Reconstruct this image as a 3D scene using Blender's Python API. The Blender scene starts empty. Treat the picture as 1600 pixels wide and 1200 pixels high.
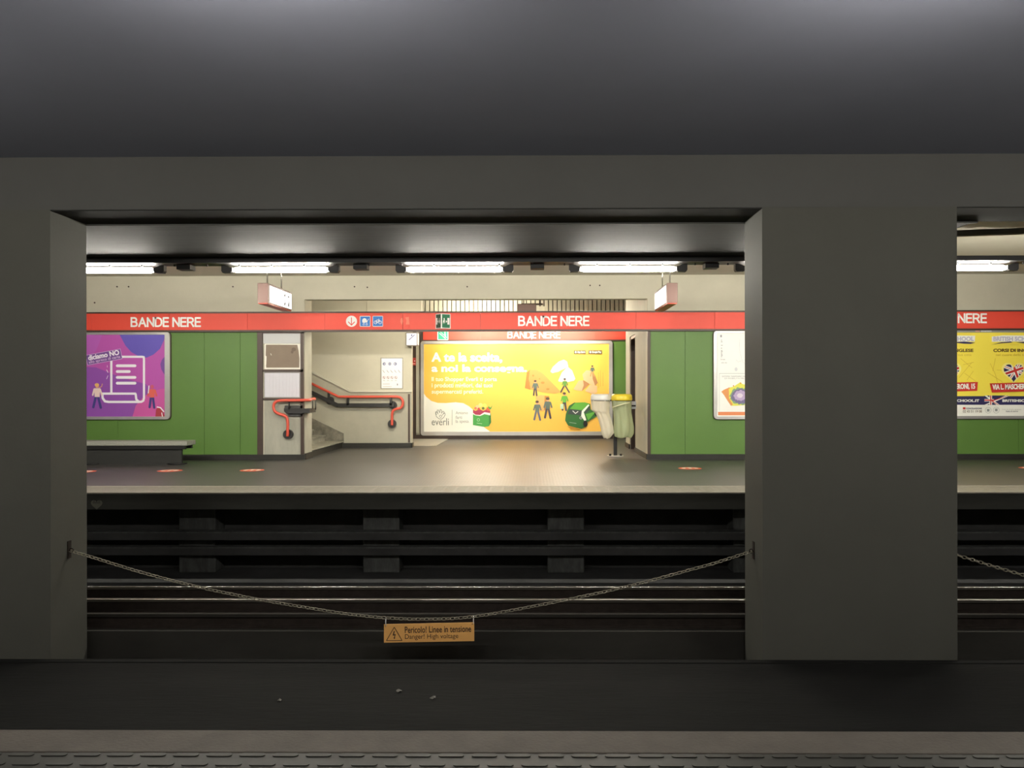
import bpy, math, random
from mathutils import Vector, Matrix
from mathutils.geometry import tessellate_polygon
random.seed(7)
SC = bpy.context.scene
COL = SC.collection
PI = math.pi

# ------------------------------------------------------------------ camera
FPX = 1240.0
EYE = 1.6
YAW, ROLL = 0.0083, 0.0015
SHX, SHY = -20/1600, 10/1600
cd = bpy.data.cameras.new('camera')
cam = bpy.data.objects.new('camera', cd); COL.objects.link(cam)
cd.sensor_width = 36; cd.lens = FPX/1600*36
cd.shift_x = SHX; cd.shift_y = SHY
cd.clip_start = 0.05; cd.clip_end = 200
cam.location = (0, 0, EYE); cam.rotation_euler = (PI/2, ROLL, YAW)
SC.camera = cam

# ------------------------------------------------------------------ world, exposure
w = bpy.data.worlds.new('world'); SC.world = w; w.use_nodes = True
w.node_tree.nodes['Background'].inputs[0].default_value = (0.9, 0.93, 1.0, 1)
w.node_tree.nodes['Background'].inputs[1].default_value = 0.02
SC.view_settings.view_transform = 'Standard'
SC.view_settings.look = 'None'
SC.view_settings.gamma = 1
SC.view_settings.use_curve_mapping = False
SC.view_settings.exposure = 0.0
TUBE_FAR = 250.0      # radiance of the tubes along the far platform
TUBE_HALL = 320.0     # tubes in the recess behind the fascia
TUBE_NEAR = 270.0      # tubes over the near platform edge
SIGN_LIT = 2.2

R_CAM = cam.rotation_euler.to_matrix()
def W(px, py, Y):
    """point of the plane y = Y that the photograph shows at (px, py)"""
    d = Vector(((px-800)/FPX + SHX*1600/FPX, -(py-600)/FPX + SHY*1600/FPX, -1.0))
    d = R_CAM @ d
    return Vector((d.x*Y/d.y, Y, EYE + d.z*Y/d.y))

# ------------------------------------------------------------------ materials
def srgb(r, g, b):
    def f(c):
        c /= 255.0
        return c/12.92 if c <= 0.04045 else ((c+0.055)/1.055)**2.4
    return (f(r), f(g), f(b), 1)
MATS = {}
def mat(name, col, rough=0.6, metal=0.0, var=0.0, scale=3.0, bump=0.0, bscale=40.0, stretch=(1,1,1), spec=0.5, emit=None, es=0.0):
    if name in MATS: return MATS[name]
    m = bpy.data.materials.new(name); m.use_nodes = True
    nt = m.node_tree; b = nt.nodes['Principled BSDF']
    c = srgb(*col)
    b.inputs['Base Color'].default_value = c
    b.inputs['Roughness'].default_value = rough
    b.inputs['Metallic'].default_value = metal
    b.inputs['Specular IOR Level'].default_value = spec
    tc = nt.nodes.new('ShaderNodeTexCoord'); mp = nt.nodes.new('ShaderNodeMapping')
    mp.inputs['Scale'].default_value = stretch
    nt.links.new(tc.outputs['Object'], mp.inputs['Vector'])
    if var > 0:
        n = nt.nodes.new('ShaderNodeTexNoise'); n.inputs['Scale'].default_value = scale; n.inputs['Detail'].default_value = 6
        n.inputs['Roughness'].default_value = 0.65
        nt.links.new(mp.outputs[0], n.inputs['Vector'])
        r = nt.nodes.new('ShaderNodeValToRGB')
        r.color_ramp.elements[0].position = 0.3; r.color_ramp.elements[1].position = 0.7
        r.color_ramp.elements[0].color = tuple(x*(1-var) for x in c[:3])+(1,)
        r.color_ramp.elements[1].color = tuple(min(1, x*(1+var)) for x in c[:3])+(1,)
        nt.links.new(n.outputs[0], r.inputs[0]); nt.links.new(r.outputs[0], b.inputs['Base Color'])
    if bump > 0:
        n = nt.nodes.new('ShaderNodeTexNoise'); n.inputs['Scale'].default_value = bscale; n.inputs['Detail'].default_value = 4
        nt.links.new(mp.outputs[0], n.inputs['Vector'])
        bp = nt.nodes.new('ShaderNodeBump'); bp.inputs['Strength'].default_value = bump; bp.inputs['Distance'].default_value = 0.01
        nt.links.new(n.outputs[0], bp.inputs['Height']); nt.links.new(bp.outputs[0], b.inputs['Normal'])
    if emit:
        b.inputs['Emission Color'].default_value = srgb(*emit); b.inputs['Emission Strength'].default_value = es
    MATS[name] = m
    return m
plaster = mat('pale_plaster', (198,193,175), 0.8, var=0.05, scale=1.2, bump=0.15, bscale=30)
plaster2 = mat('grey_beige_render', (178,174,157), 0.75, var=0.07, scale=2.0, bump=0.15, bscale=30)
stained = mat('stained_concrete', (168,166,152), 0.7, var=0.16, scale=2.2, stretch=(1.6,1,0.5))
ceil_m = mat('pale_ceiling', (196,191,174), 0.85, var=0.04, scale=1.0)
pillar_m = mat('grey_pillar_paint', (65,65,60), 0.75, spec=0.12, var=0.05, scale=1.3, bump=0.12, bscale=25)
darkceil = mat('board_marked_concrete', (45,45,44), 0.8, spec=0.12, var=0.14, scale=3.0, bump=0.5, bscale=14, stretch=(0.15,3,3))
beam_m = mat('grey_beam_paint', (66,66,64), 0.75, spec=0.12, var=0.05, scale=1.1)
nearceil = mat('grey_ceiling_paint', (112,114,126), 0.7, var=0.04, scale=0.8)
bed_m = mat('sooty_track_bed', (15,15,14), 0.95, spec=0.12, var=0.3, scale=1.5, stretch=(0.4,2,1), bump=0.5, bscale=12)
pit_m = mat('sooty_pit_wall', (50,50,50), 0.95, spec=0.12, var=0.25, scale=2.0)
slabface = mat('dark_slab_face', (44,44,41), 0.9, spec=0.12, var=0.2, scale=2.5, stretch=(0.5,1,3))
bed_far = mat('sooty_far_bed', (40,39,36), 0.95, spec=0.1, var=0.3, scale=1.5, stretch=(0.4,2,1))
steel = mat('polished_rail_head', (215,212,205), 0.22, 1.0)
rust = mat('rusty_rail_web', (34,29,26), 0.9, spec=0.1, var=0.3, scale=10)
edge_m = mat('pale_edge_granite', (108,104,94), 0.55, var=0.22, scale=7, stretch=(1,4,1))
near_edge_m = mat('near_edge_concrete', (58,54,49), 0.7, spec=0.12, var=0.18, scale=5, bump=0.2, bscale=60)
tact_m = mat('grey_tactile_rubber', (38,38,35), 0.5, spec=0.12, var=0.2, scale=6)
brown = mat('dark_brown_metal', (74,60,54), 0.45, 0.2, var=0.1, scale=3)
brownbase = mat('dark_skirting', (38,37,33), 0.6, var=0.25, scale=5)
red = mat('red_enamel', (232,76,58), 0.5, var=0.03, scale=1.0)
redrail = mat('red_plastic_handrail', (222,92,74), 0.35)
green = mat('green_enamel_panel', (90,126,56), 0.5, var=0.05, scale=1.0)
white = mat('white_enamel', (250,250,248), 0.5)
blackm = mat('black_metal', (34,33,34), 0.5, 0.3)
blackp = mat('black_plastic', (40,38,38), 0.5)
alu = mat('brushed_aluminium', (190,188,186), 0.38, 0.55, var=0.05, scale=4)
rod_m = mat('steel_rod', (200,196,185), 0.3, 0.9)
chain_m = mat('galvanised_chain', (112,107,94), 0.5, 0.6, var=0.2, scale=20)
granite = mat('speckled_granite', (150,150,140), 0.45, var=0.4, scale=60)
marble = mat('worn_grey_marble', (160,157,143), 0.35, var=0.35, scale=3.5)
marble_d = mat('stained_grey_marble', (122,118,106), 0.4, var=0.5, scale=4.5)
tube_far = mat('lit_tube_far', (255,255,255), emit=(255,250,236), es=TUBE_FAR)
tube_hall = mat('lit_tube_hall', (255,255,255), emit=(255,247,226), es=TUBE_HALL)
tube_near = mat('lit_tube_near', (255,255,255), emit=(255,250,240), es=TUBE_NEAR)
lit_face = mat('backlit_sign_face', (250,250,250), 0.4, emit=(255,255,255), es=SIGN_LIT)
pinkbrown = mat('sign_housing_brown_red', (104,78,71), 0.4, 0.2)
signred = mat('sign_underside_red', (205,70,52), 0.4)

def floor_mat(name, col, rough, dots=0.0):
    m = mat(name, col, rough, var=0.12, scale=0.8)
    nt = m.node_tree; b = nt.nodes['Principled BSDF']
    tc = [n for n in nt.nodes if n.type == 'TEX_COORD'][0]
    v = nt.nodes.new('ShaderNodeTexVoronoi'); v.feature = 'F1'; v.inputs['Scale'].default_value = 18; v.inputs['Randomness'].default_value = 0.0
    nt.links.new(tc.outputs['Object'], v.inputs['Vector'])
    r = nt.nodes.new('ShaderNodeMapRange'); r.inputs[1].default_value = 0.25; r.inputs[2].default_value = 0.38
    r.inputs[3].default_value = 1; r.inputs[4].default_value = 0
    nt.links.new(v.outputs['Distance'], r.inputs[0])
    bp = nt.nodes.new('ShaderNodeBump'); bp.inputs['Strength'].default_value = 0.35; bp.inputs['Distance'].default_value = 0.004
    nt.links.new(r.outputs[0], bp.inputs['Height']); nt.links.new(bp.outputs[0], b.inputs['Normal'])
    return m
rubber = floor_mat('studded_rubber_floor', (68,66,64), 0.42)

def bag_mat(name, col, tr):
    m = bpy.data.materials.new(name); m.use_nodes = True; nt = m.node_tree
    b = nt.nodes['Principled BSDF']; b.inputs['Base Color'].default_value = srgb(*col); b.inputs['Roughness'].default_value = 0.3
    t = nt.nodes.new('ShaderNodeBsdfTransparent'); l = nt.nodes.new('ShaderNodeBsdfTranslucent'); l.inputs[0].default_value = srgb(*col)
    m1 = nt.nodes.new('ShaderNodeMixShader'); m1.inputs[0].default_value = 0.45
    m2 = nt.nodes.new('ShaderNodeMixShader'); m2.inputs[0].default_value = tr
    nt.links.new(b.outputs[0], m1.inputs[1]); nt.links.new(l.outputs[0], m1.inputs[2])
    nt.links.new(m1.outputs[0], m2.inputs[1]); nt.links.new(t.outputs[0], m2.inputs[2])
    nt.links.new(m2.outputs[0], nt.nodes['Material Output'].inputs[0])
    return m
bag_white = bag_mat('milky_plastic_bag', (246,242,228), 0.2)
bag_yellow = bag_mat('greenish_clear_bag', (206,216,178), 0.25)

# ------------------------------------------------------------------ mesh helpers
class MB:
    def __init__(s): s.v = []; s.f = []; s.m = []; s.mats = []; s.sm = []
    def mi(s, m):
        if m not in s.mats: s.mats.append(m)
        return s.mats.index(m)
    def add(s, vs, fs, m, smooth=False):
        o = len(s.v); s.v += [tuple(p) for p in vs]; k = s.mi(m)
        for f in fs: s.f.append(tuple(i+o for i in f)); s.m.append(k); s.sm.append(smooth)
        return s
    def box(s, x0, x1, y0, y1, z0, z1, m):
        if x0 > x1: x0, x1 = x1, x0
        vs = [(x,y,z) for x in (x0,x1) for y in (y0,y1) for z in (z0,z1)]
        return s.add(vs, [(0,1,3,2),(4,6,7,5),(0,4,5,1),(2,3,7,6),(0,2,6,4),(1,5,7,3)], m)
    def bbox(s, x0, x1, y0, y1, z0, z1, m, b=0.01):
        """box with chamfered edges along every side"""
        if x0 > x1: x0, x1 = x1, x0
        import bmesh
        bm = bmesh.new(); bmesh.ops.create_cube(bm, size=1)
        for v in bm.verts: v.co = Vector(((x0+x1)/2+v.co.x*(x1-x0), (y0+y1)/2+v.co.y*(y1-y0), (z0+z1)/2+v.co.z*(z1-z0)))
        bmesh.ops.bevel(bm, geom=list(bm.edges), offset=b, segments=2, affect='EDGES', profile=0.5)
        bm.verts.ensure_lookup_table()
        s.add([v.co[:] for v in bm.verts], [[v.index for v in f.verts] for f in bm.faces], m)
        bm.free(); return s
    def prism(s, pts, axis, a0, a1, m):
        """pts 2-D outline extruded along axis from a0 to a1: axis y -> (x,z); x -> (y,z); z -> (x,y)"""
        def mk(p, a): return {'y': (p[0], a, p[1]), 'x': (a, p[0], p[1]), 'z': (p[0], p[1], a)}[axis]
        n = len(pts); vs = [mk(p, a0) for p in pts]+[mk(p, a1) for p in pts]
        tri = tessellate_polygon([[Vector((p[0], p[1], 0)) for p in pts]])
        fs = [tuple(t) for t in tri]+[tuple(i+n for i in reversed(t)) for t in tri]
        fs += [(i, (i+1) % n, (i+1) % n+n, i+n) for i in range(n)]
        return s.add(vs, fs, m)
    def ringprism(s, outer, inner, axis, a0, a1, m):
        def mk(p, a): return {'y': (p[0], a, p[1]), 'x': (a, p[0], p[1]), 'z': (p[0], p[1], a)}[axis]
        n = len(outer)
        vs = [mk(p, a0) for p in outer]+[mk(p, a0) for p in inner]+[mk(p, a1) for p in outer]+[mk(p, a1) for p in inner]
        fs = []
        for i in range(n):
            j = (i+1) % n
            fs += [(i, j, n+j, n+i), (2*n+i, 3*n+i, 3*n+j, 2*n+j), (i, 2*n+i, 2*n+j, j), (n+i, n+j, 3*n+j, 3*n+i)]
        return s.add(vs, fs, m)
    def cyl(s, p0, p1, r, m, n=16, r1=None):
        return s.tube([p0, p1], r, m, n, radii=[r, r if r1 is None else r1])
    def tube(s, pts, r, m, n=10, closed=False, radii=None):
        pts = [Vector(p) for p in pts]; k = len(pts); up = None; vs = []
        for i, p in enumerate(pts):
            if closed: t = (pts[(i+1) % k]-pts[i-1])
            elif i == 0: t = pts[1]-pts[0]
            elif i == k-1: t = pts[-1]-pts[-2]
            else: t = (pts[i+1]-pts[i]).normalized()+(pts[i]-pts[i-1]).normalized()
            t.normalize()
            if up is None:
                up = Vector((0,0,1)) if abs(t.z) < 0.9 else Vector((1,0,0))
            a = (up - t*up.dot(t)).normalized(); b = t.cross(a); up = a
            rr = radii[i] if radii else r
            vs += [p+a*math.cos(2*PI*q/n)*rr+b*math.sin(2*PI*q/n)*rr for q in range(n)]
        fs = []
        for i in range(k if closed else k-1):
            j = (i+1) % k
            for q in range(n): fs.append((i*n+q, i*n+(q+1) % n, j*n+(q+1) % n, j*n+q))
        s.add(vs, fs, m, True)
        if not closed:
            o = len(s.v)-k*n
            s.f.append(tuple(o+q for q in reversed(range(n)))); s.m.append(s.mi(m)); s.sm.append(False)
            s.f.append(tuple(o+(k-1)*n+q for q in range(n))); s.m.append(s.mi(m)); s.sm.append(False)
        return s
    def lathe(s, prof, cx, cy, m, n=28):
        vs = []; 
        for r, z in prof: vs += [(cx+r*math.cos(2*PI*q/n), cy+r*math.sin(2*PI*q/n), z) for q in range(n)]
        fs = [(i*n+q, i*n+(q+1) % n, (i+1)*n+(q+1) % n, (i+1)*n+q) for i in range(len(prof)-1) for q in range(n)]
        return s.add(vs, fs, m, True)
    def build(s, name, parent=None, loc=None):
        me = bpy.data.meshes.new(name); me.from_pydata(s.v, [], s.f)
        for m in s.mats: me.materials.append(m)
        me.polygons.foreach_set('material_index', s.m); me.polygons.foreach_set('use_smooth', s.sm)
        import bmesh
        bm = bmesh.new(); bm.from_mesh(me); bmesh.ops.recalc_face_normals(bm, faces=bm.faces); bm.to_mesh(me); bm.free()
        me.update()
        o = bpy.data.objects.new(name, me); COL.objects.link(o)
        if parent is not None:
            off = Vector(); q = parent
            while q is not None: off += q.location; q = q.parent
            o.parent = parent; o.location = -off
        return o
def struct(name, mb, parent=None):
    o = mb.build(name, parent)
    if parent is None: o['kind'] = 'structure'
    return o
def thing(name, label, cat, loc=(0,0,0), group=None):
    o = bpy.data.objects.new(name, None); COL.objects.link(o); o.location = loc
    o['label'] = label; o['category'] = cat
    if group: o['group'] = group
    return o
def repeat_part(o, offs):
    for d in offs:
        c = o.copy(); COL.objects.link(c); c.location = Vector(o.location)+Vector(d)
def tag(o, label, cat, group=None):
    o['label'] = label; o['category'] = cat
    if group: o['group'] = group
    return o
def copy_tree(src, dx, label, parent=None):
    c = src.copy(); COL.objects.link(c)
    if parent is None: c.location.x += dx; c['label'] = label
    else: c.parent = parent
    for ch in list(src.children): copy_tree(ch, dx, label, c)
    return c

_tc = {}
def glyphs(s, bold=0.0, cond=1.0):
    """text -> (verts 0..1, tris, aspect)"""
    key = (s, bold)
    if key not in _tc:
        c = bpy.data.curves.new('lettering_source', 'FONT'); c.body = s; c.offset = bold; c.resolution_u = 3
        o = bpy.data.objects.new('lettering_source', c); COL.objects.link(o)
        bpy.context.view_layer.update()
        me = bpy.data.meshes.new_from_object(o.evaluated_get(bpy.context.evaluated_depsgraph_get()))
        vs = [v.co.xy.copy() for v in me.vertices]; fs = [tuple(p.vertices) for p in me.polygons]
        bpy.data.objects.remove(o); bpy.data.curves.remove(c); bpy.data.meshes.remove(me)
        x0 = min(v.x for v in vs); x1 = max(v.x for v in vs); y0 = min(v.y for v in vs); y1 = max(v.y for v in vs)
        _tc[key] = ([((v.x-x0)/(x1-x0), (v.y-y0)/(y1-y0)) for v in vs], fs)
    return _tc[key]

class Board:
    """printed artwork on a plane y = Y: shapes measured on the photograph, one mesh, ink layers 1 mm apart"""
    def __init__(s, Y, dy=-0.0002): s.mb = MB(); s.Y = Y; s.k = 0; s.dy = dy
    def _pt(s, x, y, lay):
        p = W(x, y, s.Y); return (p.x, s.Y+lay*s.dy, p.z)
    def poly(s, pts, m, lay=None):
        if lay is None: s.k += 1; lay = s.k
        if len(pts) < 3: return
        tri = tessellate_polygon([[Vector((p[0], p[1], 0)) for p in pts]])
        s.mb.add([s._pt(x, y, lay) for x, y in pts], [tuple(t) for t in tri], m)
    def rect(s, x0, y0, x1, y1, m, lay=None): s.poly([(x0,y0),(x1,y0),(x1,y1),(x0,y1)], m, lay)
    def ell(s, cx, cy, rx, ry, m, a0=0, a1=360, lay=None, n=28):
        pts = [(cx+rx*math.cos(math.radians(a0+(a1-a0)*i/n)), cy+ry*math.sin(math.radians(a0+(a1-a0)*i/n))) for i in range(n+(0 if a1-a0 == 360 else 1))]
        s.poly(pts, m, lay)
    def ring(s, cx, cy, r, wd, m, n=24):
        s.line([(cx+r*math.cos(2*PI*i/n), cy+r*math.sin(2*PI*i/n)) for i in range(n+1)], wd, m, cap=False)
    def line(s, pts, wd, m, cap=True):
        s.k += 1; h = wd/2
        for (ax, ay), (bx, by) in zip(pts, pts[1:]):
            L = math.hypot(bx-ax, by-ay) or 1e-6; nx, ny = -(by-ay)/L*h, (bx-ax)/L*h
            s.poly([(ax+nx,ay+ny),(bx+nx,by+ny),(bx-nx,by-ny),(ax-nx,ay-ny)], m, s.k)
        if cap:
            s.k += 0.3
            for (ax, ay) in pts: s.ell(ax, ay, h, h, m, lay=s.k, n=10)
    def text(s, t, x0, y0, x1, y1, m, bold=0.0, rot=0.0, fat=0.0):
        if fat:
            for dx, dy in ((-fat, 0), (fat, 0), (0, -fat*.6), (0, fat*.6)): s.text(t, x0+dx, y0+dy, x1+dx, y1+dy, m, bold, rot)
            return
        """t fills the box x0..x1, y0 (top) .. y1 (bottom)"""
        s.k += 1; vs, fs = glyphs(t, bold); cx, cy = (x0+x1)/2, (y0+y1)/2; c, d = math.cos(rot), math.sin(rot); out = []
        for u, v in vs:
            px, py = x0+u*(x1-x0)-cx, y1+v*(y0-y1)-cy
            out.append(s._pt(cx+px*c-py*d, cy+px*d+py*c, s.k))
        s.mb.add(out, fs, m)
    def block(s, t, x0, y0, x1, y1, m, wd):
        """even-stroke capitals in the box"""
        G = {'B': (.80, [[(0,0),(0,1)], [(0,0),(.6,0),(.82,.07),(.9,.24),(.82,.41),(.6,.47),(0,.47)], [(.6,.47),(.88,.56),(1,.74),(.88,.94),(.6,1),(0,1)]]),
             'A': (.92, [[(0,1),(.5,0),(1,1)], [(.18,.66),(.82,.66)]]), 'N': (.84, [[(0,1),(0,0),(1,1),(1,0)]]),
             'D': (.84, [[(0,0),(0,1),(.5,1),(.82,.9),(1,.68),(1,.32),(.82,.1),(.5,0),(0,0)]]), 'E': (.66, [[(1,0),(0,0),(0,1),(1,1)], [(0,.48),(.92,.48)]]),
             'R': (.80, [[(0,0),(0,1)], [(0,0),(.6,0),(.86,.08),(.95,.26),(.86,.44),(.6,.52),(0,.52)], [(.55,.52),(1,1)]])}
        H = y1-y0-wd; gap = .30; tot = sum(G[c][0]+gap if c != ' ' else .42 for c in t)-gap
        k = (x1-x0-wd)/tot; x = x0+wd/2
        for c in t:
            if c == ' ': x += .42*k; continue
            w_, ls = G[c]
            for l in ls:
                q = [(x+u*w_*k, y0+wd/2+v*H) for u, v in l]
                if len(q) > 2 or True: s.line(q, wd, m, False)
                s.k += .3
                for p_ in q[1:-1]: s.ell(p_[0], p_[1], wd/2, wd/2, m, lay=s.k, n=10)
                for p_ in (q[0], q[-1]): s.rect(p_[0]-wd/2, p_[1]-wd/2, p_[0]+wd/2, p_[1]+wd/2, m, lay=s.k)
            x += (w_+gap)*k
    def clip(s, pts, cv):
        """keep of pts what lies in the convex polygon cv"""
        ar = sum(cv[i][0]*cv[(i+1) % len(cv)][1]-cv[(i+1) % len(cv)][0]*cv[i][1] for i in range(len(cv)))
        if ar < 0: cv = cv[::-1]
        out = list(pts)
        for i in range(len(cv)):
            a, b = cv[i], cv[(i+1) % len(cv)]; inp = out; out = []
            if not inp: break
            side = lambda p: (b[0]-a[0])*(p[1]-a[1])-(b[1]-a[1])*(p[0]-a[0])
            for j in range(len(inp)):
                p, q = inp[j-1], inp[j]; sp, sq = side(p), side(q)
                if (sp >= 0) != (sq >= 0):
                    t = sp/(sp-sq); out.append((p[0]+(q[0]-p[0])*t, p[1]+(q[1]-p[1])*t))
                if sq >= 0: out.append(q)
        return out
    def build(s, name, parent=None): return s.mb.build(name, parent)
def ink(name, r, g, b, rough=0.5): return mat('ink_'+name, (r,g,b), rough)

def rrect(x0, z0, x1, z1, r, n=5):
    pts = []
    for cx, cz, a in ((x1-r, z1-r, 0), (x0+r, z1-r, 90), (x0+r, z0+r, 180), (x1-r, z0+r, 270)):
        for i in range(n+1):
            t = math.radians(a+90*i/n); pts.append((cx+r*math.cos(t), cz+r*math.sin(t)))
    return pts

# ------------------------------------------------------------------ big numbers of the place (metres, far platform top = 0)
XA, XB = -15.0, 15.0
Y_PL = 12.47         # far platform edge
Y_F = 18.4           # platform wall
Y_B = 18.65          # back of lintel
Y_R = 26.3           # rear wall of the recess
Z_BED = -1.38
Z_C = 4.27           # platform ceiling
Z_S = 3.62           # soffit between the tracks
P0, P1 = 8.8, 9.52   # pillar front and back
XL, XR = -5.27, 2.69 # recess opening

# ------------------------------------------------------------------ near side structure
struct('floor_near_platform', MB().box(XA, XB, -2.0, 2.42, -0.3, 0.0, tact_m))
struct('floor_near_edge_strip', MB().bbox(XA, XB, 3.505, 3.735, -0.3, 0.0, near_edge_m, 0.006))
m = MB().box(XA, XB, 2.42, 3.503, -0.3, -0.004, tact_m)
y = 3.485
while y > 2.5:
    x = -2.6 + (0.073 if int(round((3.485-y)/0.085)) % 2 else 0)
    while x < 2.7:
        m.prism([(p[0], p[1]) for p in rrect(x, y-0.018, x+0.112, y+0.012, 0.013, 3)], 'z', -0.01, 0.0, tact_m)
        x += 0.146
    y -= 0.085
struct('floor_near_tactile_strip', m)
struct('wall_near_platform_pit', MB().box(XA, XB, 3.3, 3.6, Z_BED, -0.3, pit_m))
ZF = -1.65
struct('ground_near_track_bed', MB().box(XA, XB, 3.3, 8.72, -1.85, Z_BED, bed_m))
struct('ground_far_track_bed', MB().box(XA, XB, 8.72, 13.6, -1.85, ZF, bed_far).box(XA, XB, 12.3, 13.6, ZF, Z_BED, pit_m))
struct('ceiling_near', MB().box(XA, XB, -2.0, P0, 4.205, 4.45, nearceil))
struct('wall_near_back', MB().box(XA, XB, -2.3, -2.0, -0.3, 4.45, plaster2))

# pillars between the tracks and the beam they carry
PX = [(-17.1, -15.0), (-7.4, -5.36), (2.555, 4.70), (12.615, 14.6)]
for a, b in PX[1:]:
    struct('pillar', MB().box(a, b, P0, P1, ZF, Z_S+0.002, pillar_m))
struct('beam_between_tracks', MB().box(XA, XB, P0, P1, Z_S, 4.45, beam_m))
struct('soffit_shade', MB().box(XA, XB, P0+.004, P1, Z_S-0.012, Z_S, mat('shaded_soffit', (34,34,33), .85, spec=.1)))  # dark sheet added so the beam underside reads as shaded
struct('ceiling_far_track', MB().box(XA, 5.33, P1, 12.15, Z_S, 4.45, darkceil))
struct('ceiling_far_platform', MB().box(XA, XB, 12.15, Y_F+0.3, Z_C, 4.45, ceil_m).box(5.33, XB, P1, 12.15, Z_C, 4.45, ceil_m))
struct('kerb_between_tracks', MB().bbox(XA, XB, 8.66, 8.76, Z_BED-.1, Z_BED+0.012, bed_m, 0.01))
struct('trim_1', MB().box(XA, 5.33, P1-0.01, P1+0.03, Z_S-0.03, Z_S+0.001, beam_m))

# ------------------------------------------------------------------ far platform
struct('floor_far_platform', MB().box(XA, XB, 13.27, 28.0, -0.27, 0.0, rubber))
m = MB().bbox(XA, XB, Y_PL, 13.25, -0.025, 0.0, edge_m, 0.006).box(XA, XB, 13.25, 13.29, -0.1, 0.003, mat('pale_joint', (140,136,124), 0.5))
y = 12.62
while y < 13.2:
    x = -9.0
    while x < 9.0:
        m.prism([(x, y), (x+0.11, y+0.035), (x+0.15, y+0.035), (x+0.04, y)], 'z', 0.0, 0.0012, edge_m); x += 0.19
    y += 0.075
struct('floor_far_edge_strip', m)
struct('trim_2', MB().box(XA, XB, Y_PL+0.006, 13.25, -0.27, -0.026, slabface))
struct('wall_far_platform_pit', MB().box(XA, XB, 13.35, 13.6, Z_BED, -0.27, pit_m))
pier_m = mat('pier_concrete', (62,63,62), 0.9, spec=0.12, var=0.35, scale=6, stretch=(2,1,0.6))
for k in range(-4, 5):
    x0 = 0.26+3.02*k
    struct('pier', MB().bbox(x0, x0+0.6, 12.95, 13.36, Z_BED, -0.27, pier_m, 0.02))
for z0, y0 in ((-0.67, 12.72), (-0.93, 12.8)):
    t = thing('cable_duct', 'dark horizontal cable duct under the far platform, '+('upper one' if z0 > -0.8 else 'lower one just above the pier bases'), 'cable duct', (0, y0, z0), 'cable ducts below the far platform')
    MB().box(XA, XB, y0, y0+0.22, z0-0.02, z0, pier_m).box(XA, XB, y0, y0+0.02, z0-0.13, z0-0.02, pit_m).build('tray', t)
    o = MB().box(0, 0.05, y0+0.02, y0+0.26, z0-0.12, z0-0.022, rust).build('bracket', t)
    repeat_part(o, [(k*1.5, 0, 0) for k in range(-6, 7) if k])

# ------------------------------------------------------------------ rails
def rail(Y, ztop, label, headm, name='rail'):
    t = thing(name, label, 'rail', (0, Y, ZF))
    MB().box(XA, XB, Y-0.17, Y+0.17, ZF, ztop-0.17, bed_far).build('plinth', t)
    zb = ztop-0.17
    pr = [(Y-0.065, zb), (Y+0.065, zb), (Y+0.065, zb+.012), (Y+0.01, zb+.03), (Y+0.01, ztop-0.04), (Y-0.01, ztop-0.04), (Y-0.01, zb+.03), (Y-0.065, zb+.012)]
    MB().prism(pr, 'x', XA, XB, rust).build('rail_web', t)
    r = .007; top = [(Y+.034-r+r*math.sin(a), ztop-r+r*math.cos(a)) for a in [math.radians(90-90*i/8) for i in range(9)]]
    top += [(Y-.034+r-r*math.sin(a), ztop-r+r*math.cos(a)) for a in [math.radians(90*i/8) for i in range(9)]]
    pr = top+[(Y-.034, ztop-.04), (Y+.034, ztop-.04)]
    MB().prism(pr, 'x', XA, XB, headm).build('rail_head', t)
    return t
rail(11.14, -1.15, 'shiny steel running rail nearer the far platform', steel)
rail(10.47, -1.15, 'fainter shiny middle rail in front of the bright running rail', mat('worn_rail_head', (170,166,158), 0.3, 1.0), 'middle_rail')
rail(9.78, -1.15, 'dull dark running rail closest to the pillars', mat('dull_rail_head', (34,32,29), 0.8, 0.0, spec=0.1), 'running_rail')

for (px, py, s_) in ((623,1081,0.05), (677,1092,0.04), (437,1096,0.03)):
    p0 = W(px, py, 1.0); d = p0-Vector((0,0,EYE)); k = (Z_BED-EYE)/d.z; q = d*k
    m = MB(); n = 7
    m.add([(q.x+s_*random.uniform(.5,1)*math.cos(2*PI*i/n), q.y+s_*0.6*math.sin(2*PI*i/n), Z_BED+0.004+0.02*random.random()) for i in range(n)]+[(q.x, q.y, Z_BED+0.03)],
          [(i, (i+1) % n, n) for i in range(n)], mat('litter_paper', (90,88,82), 0.8))
    tag(m.build('paper_scrap'), {623: 'small crumpled pale scrap on the near track bed below the yellow warning sign', 677: 'tiny pale scrap right of the larger one on the near track bed', 437: 'tiniest pale speck of litter on the near track bed, left of the others'}[px], 'litter', 'paper scraps on the near track bed')

# ------------------------------------------------------------------ platform wall, lintel, recess
struct('wall_platform_left', MB().box(XA, -6.21, Y_F, 19.0, 0, Z_C, plaster).box(-6.21, XL, Y_F, 19.0, 0, 3.1, stained).box(-6.21, XL, Y_F, 19.0, 3.1, Z_C, plaster))
struct('wall_platform_right', MB().box(XR, XB, Y_F, Y_F+0.3, 0, Z_C, plaster)
       .box(XR, XR+0.28, Y_F+0.3, 20.58, 0, 4.6, plaster2).box(XR, XR+0.28, 21.7, 22.62, 0, 4.6, plaster2).box(XR, XR+0.28, 20.58, 21.7, 3.06, 4.6, plaster2))
struct('wall_lintel', MB().box(XL, XR, Y_F, Y_B, 3.72, 4.6, plaster))
struct('ceiling_recess', MB().box(-12, 8, Y_B, Y_R+0.4, 4.6, 4.75, ceil_m).box(XA, XL, Y_F+0.3, Y_B, 4.6, 4.75, ceil_m))
struct('wall_rear', MB().box(-12, 8, Y_R, Y_R+0.3, 0, 4.6, plaster))
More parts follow.
